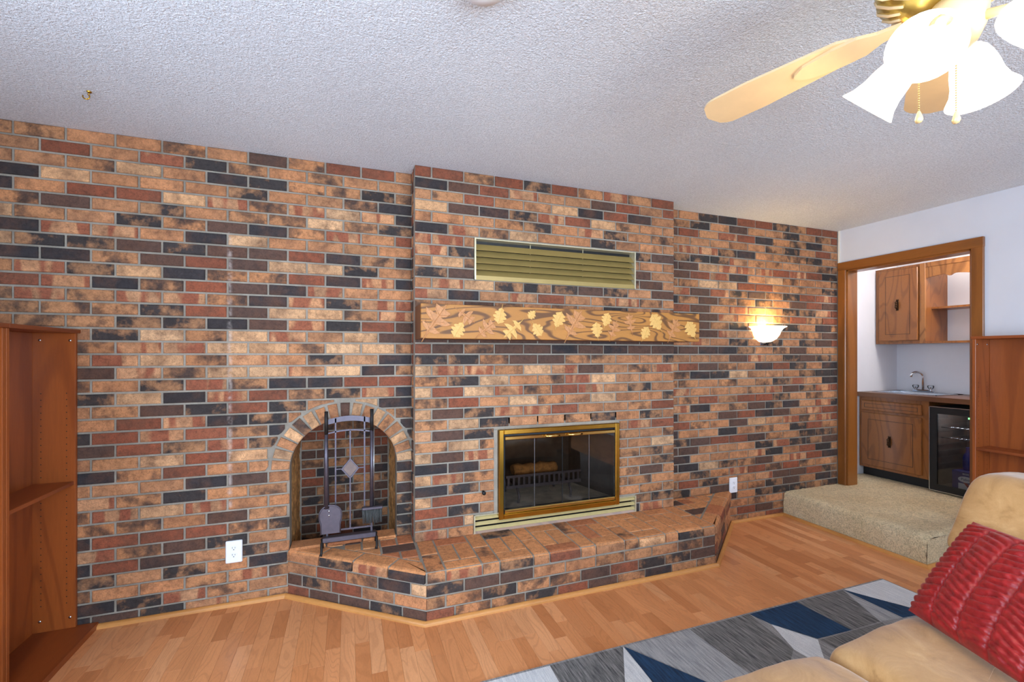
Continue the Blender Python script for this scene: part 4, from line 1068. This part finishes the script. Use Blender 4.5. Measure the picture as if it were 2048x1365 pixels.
SX0, SX1, SY0, SY1 = 4.95, 5.36, 2.52, 2.99
ct_m = MB()
for (a, b, c_, d_) in ((4.815, SX0, 1.3, NY-.003), (SX1, NX-.003, 1.3, NY-.003), (SX0, SX1, 1.3, SY0), (SX0, SX1, SY1, NY-.003)): ct_m.box(a, c_, CT-.038, b, d_, CT)
ob('slab', ct_m, 'cabinet_top', ct); ob('front_edge', bx(4.811, 1.3, CT-.042, 4.816, NY-.003, CT+.001), 'cabinet_top', ct)
sk = thing('bar_sink', (5.155, 2.755, CT-.15), 'small stainless bar sink set in the countertop', 'sink')
rm = MB()
for (a, b, c_, d_) in ((SX0-.02, SX0+.02, SY0-.02, SY1+.02), (SX1-.075, SX1+.02, SY0-.02, SY1+.02), (SX0, SX1, SY0-.02, SY0+.02), (SX0, SX1, SY1-.02, SY1+.02)): rm.box(a, c_, CT, b, d_, CT+.006)
ob('rim', rm, 'steel', sk)
bs = MB(); b0, b1, b2, b3 = SX0+.02, SX1-.075, SY0+.02, SY1-.02
bs.add([(b0, b2, CT), (b1, b2, CT), (b1, b3, CT), (b0, b3, CT), (b0+.02, b2+.02, CT-.14), (b1-.02, b2+.02, CT-.14), (b1-.02, b3-.02, CT-.14), (b0+.02, b3-.02, CT-.14)], [[0, 1, 5, 4], [1, 2, 6, 5], [2, 3, 7, 6], [3, 0, 4, 7], [4, 5, 6, 7]]); ob('bowl', bs, 'steel', sk)
fx, fy, fz = 5.325, 2.79, CT+.006
fc = thing('bar_faucet', (fx, fy, fz), 'chrome gooseneck bar faucet with clear round knobs', 'faucet')
ob('base_plate', bx(fx-.026, fy-.085, fz, fx+.026, fy+.085, fz+.022, bev=.008), 'chrome', fc)
sp_ = [(fx, fy, fz+.02), (fx, fy, fz+.15)]+[(fx-.045+.045*cos(t), fy+.028-.028*cos(t), fz+.15+.045*sin(t)) for t in [i*pi/10 for i in range(1, 9)]]; sp_.append((sp_[-1][0]-.012, sp_[-1][1]+.004, sp_[-1][2]-.03))
ob('spout', MB().tube(sp_, [.010]*(len(sp_)-2)+[.011, .012], 14), 'chrome', fc)
for s_ in (-1, 1):
    k_ = ob('knob', MB().lathe([(.010, .0), (.016, .010), (.024, .022), (.026, .036), (.022, .042), (0, .043)], Matrix.Translation((fx, fy+s_*.062, fz+.024)), 16), 'clear_glass', fc); ob('knob_stem', MB().lathe([(.013, 0), (.013, .006), (.006, .010), (.006, .03), (0, .03)], Matrix.Translation((fx, fy+s_*.062, fz+.02)), 12), 'chrome', k_)
# wine cooler
CY0, CY1 = 1.96, 2.488; CZ0, CZ1 = ZS+.012, .955
cl = thing('wine_cooler', (5.1, (CY0+CY1)/2, ZS), 'black glass-door beverage cooler under the counter', 'cooler')
cab = MB(); cab.box(CF+.02, CY0, CZ0, CF+.04, CY0+.02, CZ1); x1_ = CF+.5
cab = MB().box(CF+.01, CY0, CZ0, x1_, CY0+.03, CZ1).box(CF+.01, CY1-.03, CZ0, x1_, CY1, CZ1).box(CF+.01, CY0+.03, CZ0, x1_, CY1-.03, CZ0+.04).box(CF+.01, CY0+.03, CZ1-.04, x1_, CY1-.03, CZ1).box(x1_-.02, CY0+.03, CZ0+.04, x1_, CY1-.03, CZ1-.04)
ob('cabinet_body', cab, 'cooler_inside', cl)
df = ob('door_frame', MB().box(CF-.014, CY1-.055, CZ0, CF+.008, CY1, CZ1).box(CF-.014, CY0, CZ0, CF+.008, CY0+.055, CZ1).box(CF-.014, CY0+.055, CZ0, CF+.008, CY1-.055, CZ0+.06).box(CF-.014, CY0+.055, CZ1-.06, CF+.008, CY1-.055, CZ1), 'black', cl)
ob('door_edge', MB().box(CF-.018, CY1-.005, CZ0, CF-.013, CY1+.001, CZ1).box(CF-.018, CY0, CZ1-.005, CF-.013, CY1, CZ1+.001).box(CF-.018, CY0, CZ0-.001, CF-.013, CY1, CZ0+.006).box(CF-.018, CY0, CZ0, CF-.013, CY0+.005, CZ1), 'steel', df)
ob('door_glass', bx(CF-.010, CY0+.055, CZ0+.06, CF-.006, CY1-.055, CZ1-.06), 'cooler_glass', df)
for zz in (.775, .685):
    wsh = MB().tube([(CF+.04, CY0+.035, zz), (CF+.04, CY1-.06, zz)], .004, 6)
    for k in range(12): wsh.tube([(CF+.04, CY0+.05+k*.034, zz), (CF+.42, CY0+.05+k*.034, zz)], .0022, 5)
    ob('wire_shelf', wsh, 'steel', cl)
lamp('cooler_fill', (CF+.12, 2.22, CZ1-.07), 2.5, (.9, .95, 1), .02, cl)  # unseen light added inside the cooler to brighten its contents
ld = MB()
for k in range(2): ld.box(CF-.0115, 2.195+k*.016, .872, CF-.010, 2.206+k*.016, .886)
ob('green_display', ld, 'led_green', cl)
sb_m = MB().box(CF+.05, CY0+.1, CZ0+.04, CF+.30, 2.36, CZ0+.20, bev=.004); bp = thing('beer_carton', (5.0, 2.2, CZ0+.04), 'blue beer carton with white oval label inside the cooler', 'carton')
ob('carton', sb_m, 'beer_blue', bp)
oy, oz = 2.265, CZ0+.135; lf = CF+.049
ov = ob('label_oval', MB().prism([(oy+cos(2*pi*k/28)*.052, oz+sin(2*pi*k/28)*.026) for k in range(28)], lambda a, b, d: (d, a, b), lf-.002, lf), 'beer_white', bp)
ob('label_ribbon', MB().prism([(oy-.01, oz-.03), (oy+.02, oz-.022), (oy-.02, oz-.075), (oy-.05, oz-.075)], lambda a, b, d: (d, a, b), lf-.0016, lf), 'beer_red', bp); ob('label_base', MB().prism([(oy-.06, oz-.035), (oy+.05, oz-.035), (oy+.05, oz-.085), (oy-.06, oz-.085)], lambda a, b, d: (d, a, b), lf-.0010, lf), 'beer_white', bp)
TXT = lambda y, z: Matrix.Translation((lf-.0026, y, z)) @ Matrix(((0, 0, -1, 0), (-1, 0, 0, 0), (0, 1, 0, 0), (0, 0, 0, 1)))
text_mesh('label_script', 'Pabst', .030, 'beer_blue', TXT(oy, oz), bp); text_mesh('label_text', 'BEER', .020, 'beer_white', TXT(oy, oz+.045), bp)
tag(ob('cooler_bottle', MB().lathe([(.0, 0), (.030, 0), (.031, .01), (.031, .10), (.026, .125), (.013, .155), (.012, .19), (.014, .195), (0, .196)], Matrix.Translation((CF+.15, 2.30, CZ0+.20)), 16), 'beer_blue'), 'dark bottle standing on the carton inside the cooler', 'bottle')
# upper cabinet with open shelf section
UF = 5.10; UZ0, UZ1 = 1.518, 2.275
uc = thing('wall_cabinet', (5.27, 2.6, UZ0), 'oak wall cabinet with scalloped open shelf beside its door', 'cabinet')
ob('body', bx(UF+.001, 2.668, UZ0, NX-.003, NY-.003, UZ1), 'cabinet', uc); panel_door('door', 2.706, 3.040, 1.548, 2.250, UF, uc)
ob('stile', bx(UF-.012, 2.650, UZ0, UF+.008, 2.694, UZ1, bev=.002), 'cabinet_light', uc); ob('end_panel', bx(UF, 2.652, UZ0, NX-.003, 2.668, UZ1), 'cabinet', uc)
ob('top_rail', bx(UF-.010, 1.70, 2.232, UF+.008, 2.652, UZ1, bev=.002), 'cabinet_light', uc); ob('bottom_board', bx(UF-.008, 1.70, UZ0, NX-.003, 2.652, UZ0+.018), 'cabinet', uc)
vp_ = [(2.652, 2.232), (1.70, 2.232)]; nn = 60
for k in range(nn+1):
    y = 1.70+(2.652-1.70)*k/nn; q = (2.652-y)/.33; f = q % 1.0; dz = 2.128+.020*(1-abs(2*f-1)**2.0)-.022*math.exp(-((f-.55)/.07)**2); vp_.append((y, dz))
vm = MB()
lowp = vp_[2:]
for a, b in zip(lowp, lowp[1:]): vm.prism([(a[0], a[1]), (b[0], b[1]), (b[0], 2.233), (a[0], 2.233)], lambda p, q, d: (d, p, q), UF-.004, UF+.012)
ob('valance', vm, 'cabinet_light', uc); ob('shelf', bx(UF+.09, 1.70, 1.842, NX-.003, 2.652, 1.860), 'cabinet', uc); ob('end_panel', bx(UF, 1.684, UZ0, NX-.003, 1.70, UZ1), 'cabinet', uc)
nl = thing('added_ceiling_light', (4.85, 1.6, 2.44), 'unseen round ceiling light added to brighten the wet bar nook', 'ceiling light')
ob('shade', MB().lathe([(.14, 2.5), (.14, 2.475), (.10, 2.45), (0, 2.442)], Matrix.Translation((4.85, 1.6, 0)), 24), 'shade_glow', nl); lamp('nook_fill', (4.85, 1.9, 2.38), 24, (1, .93, .86), .12, nl)  # fixture and light out of view, added to brighten the nook

# ------------------------------------------------------------------ rug
rg = MB(); RX0, RX1, RY0, RY1 = .15, 3.135, -.6, 1.856; zt = .010
rg.cur = 4; rg.box(RX0, RY0, 0.0005, RX1, RY1, zt)
def rp(c_, pts, dz=.0012): rg.cur = c_; n0 = len(pts); s_ = sum(pts[i][0]*pts[(i+1) % n0][1]-pts[(i+1) % n0][0]*pts[i][1] for i in range(n0)); pts = pts if s_ > 0 else pts[::-1]; rg.add([(x, y, zt+dz) for x, y in pts], [list(range(n0))])
y1 = RY1-.012
rp(0, [(RX0, y1), (.85, y1), (.80, .9), (RX0, .9)]); rp(2, [(.85, y1), (1.235, y1), (1.02, 1.5), (.82, 1.25)]); rp(0, [(1.235, y1), (1.22, 1.55), (1.02, 1.5)]); rp(3, [(1.24, y1), (1.50, 1.42), (1.21, 1.5)])
rp(1, [(1.25, y1), (1.63, y1), (1.66, 1.35), (1.50, 1.42)]); rp(2, [(1.63, y1), (2.03, y1), (1.98, 1.55), (1.66, 1.35)]); rp(3, [(2.03, y1), (2.38, y1), (2.40, 1.56), (2.17, 1.57), (2.06, 1.74)]); rp(0, [(2.06, 1.735), (2.165, 1.565), (2.0, 1.40), (1.985, 1.55)])
rp(2, [(2.38, y1), (2.76, y1), (2.62, 1.56), (2.40, 1.56)]); rp(1, [(2.76, y1), (2.77, 1.54), (2.62, 1.56)]); rp(3, [(2.765, y1), (2.96, 1.52), (2.77, 1.54)]); rp(0, [(2.77, y1), (RX1-.01, y1), (RX1-.01, 1.2), (2.96, 1.5)]); rp(2, [(2.17, 1.56), (2.62, 1.55), (2.3, 1.0)]); rp(3, [(1.0, 1.45), (.8, .6), (1.3, .8)]); rp(1, [(2.65, 1.5), (3.1, 1.1), (2.4, .7)])
tag(ob('area_rug', rg, ['rug_white', 'rug_mid', 'rug_dark', 'rug_blue', 'rug_grey']), 'grey and navy geometric area rug in front of the hearth', 'rug')

# ------------------------------------------------------------------ sofa
so = thing('recliner_sofa', (1.75, .35, 0), 'tan suede recliner sofa with extended leg rest', 'sofa')
SY = 1.055
def puff(amp, sc_=5, seed=0):
    def f(P, n): q = Vector((P.x*sc_+seed, P.y*sc_, P.z*sc_)); return P+n*(mnoise.noise(q)*amp+mnoise.noise(q*3.1)*amp*.35)
    return f
ob('base', MB().rbox((1.50, -.75, .02), (2.45, SY-.035, .33), .03, 8), 'sofa_base', so)
def seatfn(P, n):
    P = puff(.012, 4, 3)(P, n); t = (P.x-1.48)/.62; P.z += .022*sin(pi*max(0, min(1, t)))-.012*max(0, t-.7); return P
ob('seat_cushion', MB().rbox((1.472, -.75, .28), (2.16, SY, .452), .065, 26, seatfn), 'suede', so, subsurf=1)
def footfn(P, n):
    P = puff(.012, 4, 9)(P, n); t = (P.x-.86)/.60; P.z += .018*sin(pi*max(0, min(1, t))); return P
ob('leg_rest', MB().rbox((.86, -.75, .31), (1.466, SY-.005, .445), .045, 26, footfn), 'suede', so, subsurf=1)
lean = .52
def backfn(z_lo):
    def f(P, n):
        P = puff(.014, 4, z_lo*7)(P, n); P.x += (P.z-.45)*.28+max(0, P.z-.66)*.52; return P
    return f
ob('back_lower', MB().rbox((2.05, -.75, .36), (2.27, SY, .668), .04, 26, backfn(.4)), 'suede', so, subsurf=1)
ob('back_upper', MB().rbox((2.035, -.75, .662), (2.27, SY+.005, .950), .052, 30, backfn(.7)), 'suede', so, subsurf=1)
ob('back_shell', MB().rbox((2.22, -.75, .05), (2.34, SY-.04, .86), .04, 10, lambda P, n: Vector((P.x+max(0, P.z-.45)*.28+max(0, P.z-.66)*.52, P.y, P.z))), 'suede', so)
st = MB().tube([(1.66, .70, .4795), (1.72, .745, .4800), (1.80, .768, .4785), (1.87, .775, .4750)], .0008, 5); ob('seam', st, 'suede', so)

# ------------------------------------------------------------------ pillow
b0_ = Vector((1.905, 1.030, .478)); eu = Vector((.262, -.060, .306)); ev = Vector((-.165, -.44, .0))
nw = ev.cross(eu).normalized()
if nw.x > 0: nw = -nw
pm = MB(); NU, NV = 110, 90
for side in (1, -1):
    vs = []; fs = []
    for i in range(NU+1):
        for j in range(NV+1):
            u, v = i/NU, j/NV; a, b = 2*u-1, 2*v-1
            th = .075*((1-abs(a)**2.6)*(1-abs(b)**2.6))**.55
            pin = 1-.05*(1-abs(b)**2)*abs(a)**6; pin2 = 1-.05*(1-abs(a)**2)*abs(b)**6
            P = b0_+eu*(.5+a*.5*pin2)+ev*(.5+b*.5*pin)
            if side > 0:
                col_ = v*5.0; cell = int(col_); f = col_-cell; sgn = 1 if cell % 2 else -1
                ph = u*17+sgn*(f-.5)*1.0+.35*mnoise.noise(Vector((u*9, v*7, 2)))
                fold = abs(sin(pi*ph))**.6*(.35+.65*sin(pi*f)**.5); th += .014*fold*min(1, (1-abs(a))*9)+.004*mnoise.noise(Vector((u*30, v*26, 5)))*min(1, (1-abs(a))*9)*min(1, (1-abs(b))*9)
                th -= .006*math.exp(-((f-.0)/.05)**2)+.006*math.exp(-((f-1)/.05)**2)
                P -= ev*.012*(abs(sin(pi*ph))-.5)*max(0, 1-v*12)
            vs.append(P+nw*th*side*(.85 if side > 0 else .55)+nw*.02)
    for i in range(NU):
        for j in range(NV):
            q = [i*(NV+1)+j, (i+1)*(NV+1)+j, (i+1)*(NV+1)+j+1, i*(NV+1)+j+1]; fs.append(q)
    pm.add(vs, fs, True)
tag(ob('throw_pillow', pm, 'satin_red'), 'red ruched satin throw pillow leaning on the sofa back', 'pillow')
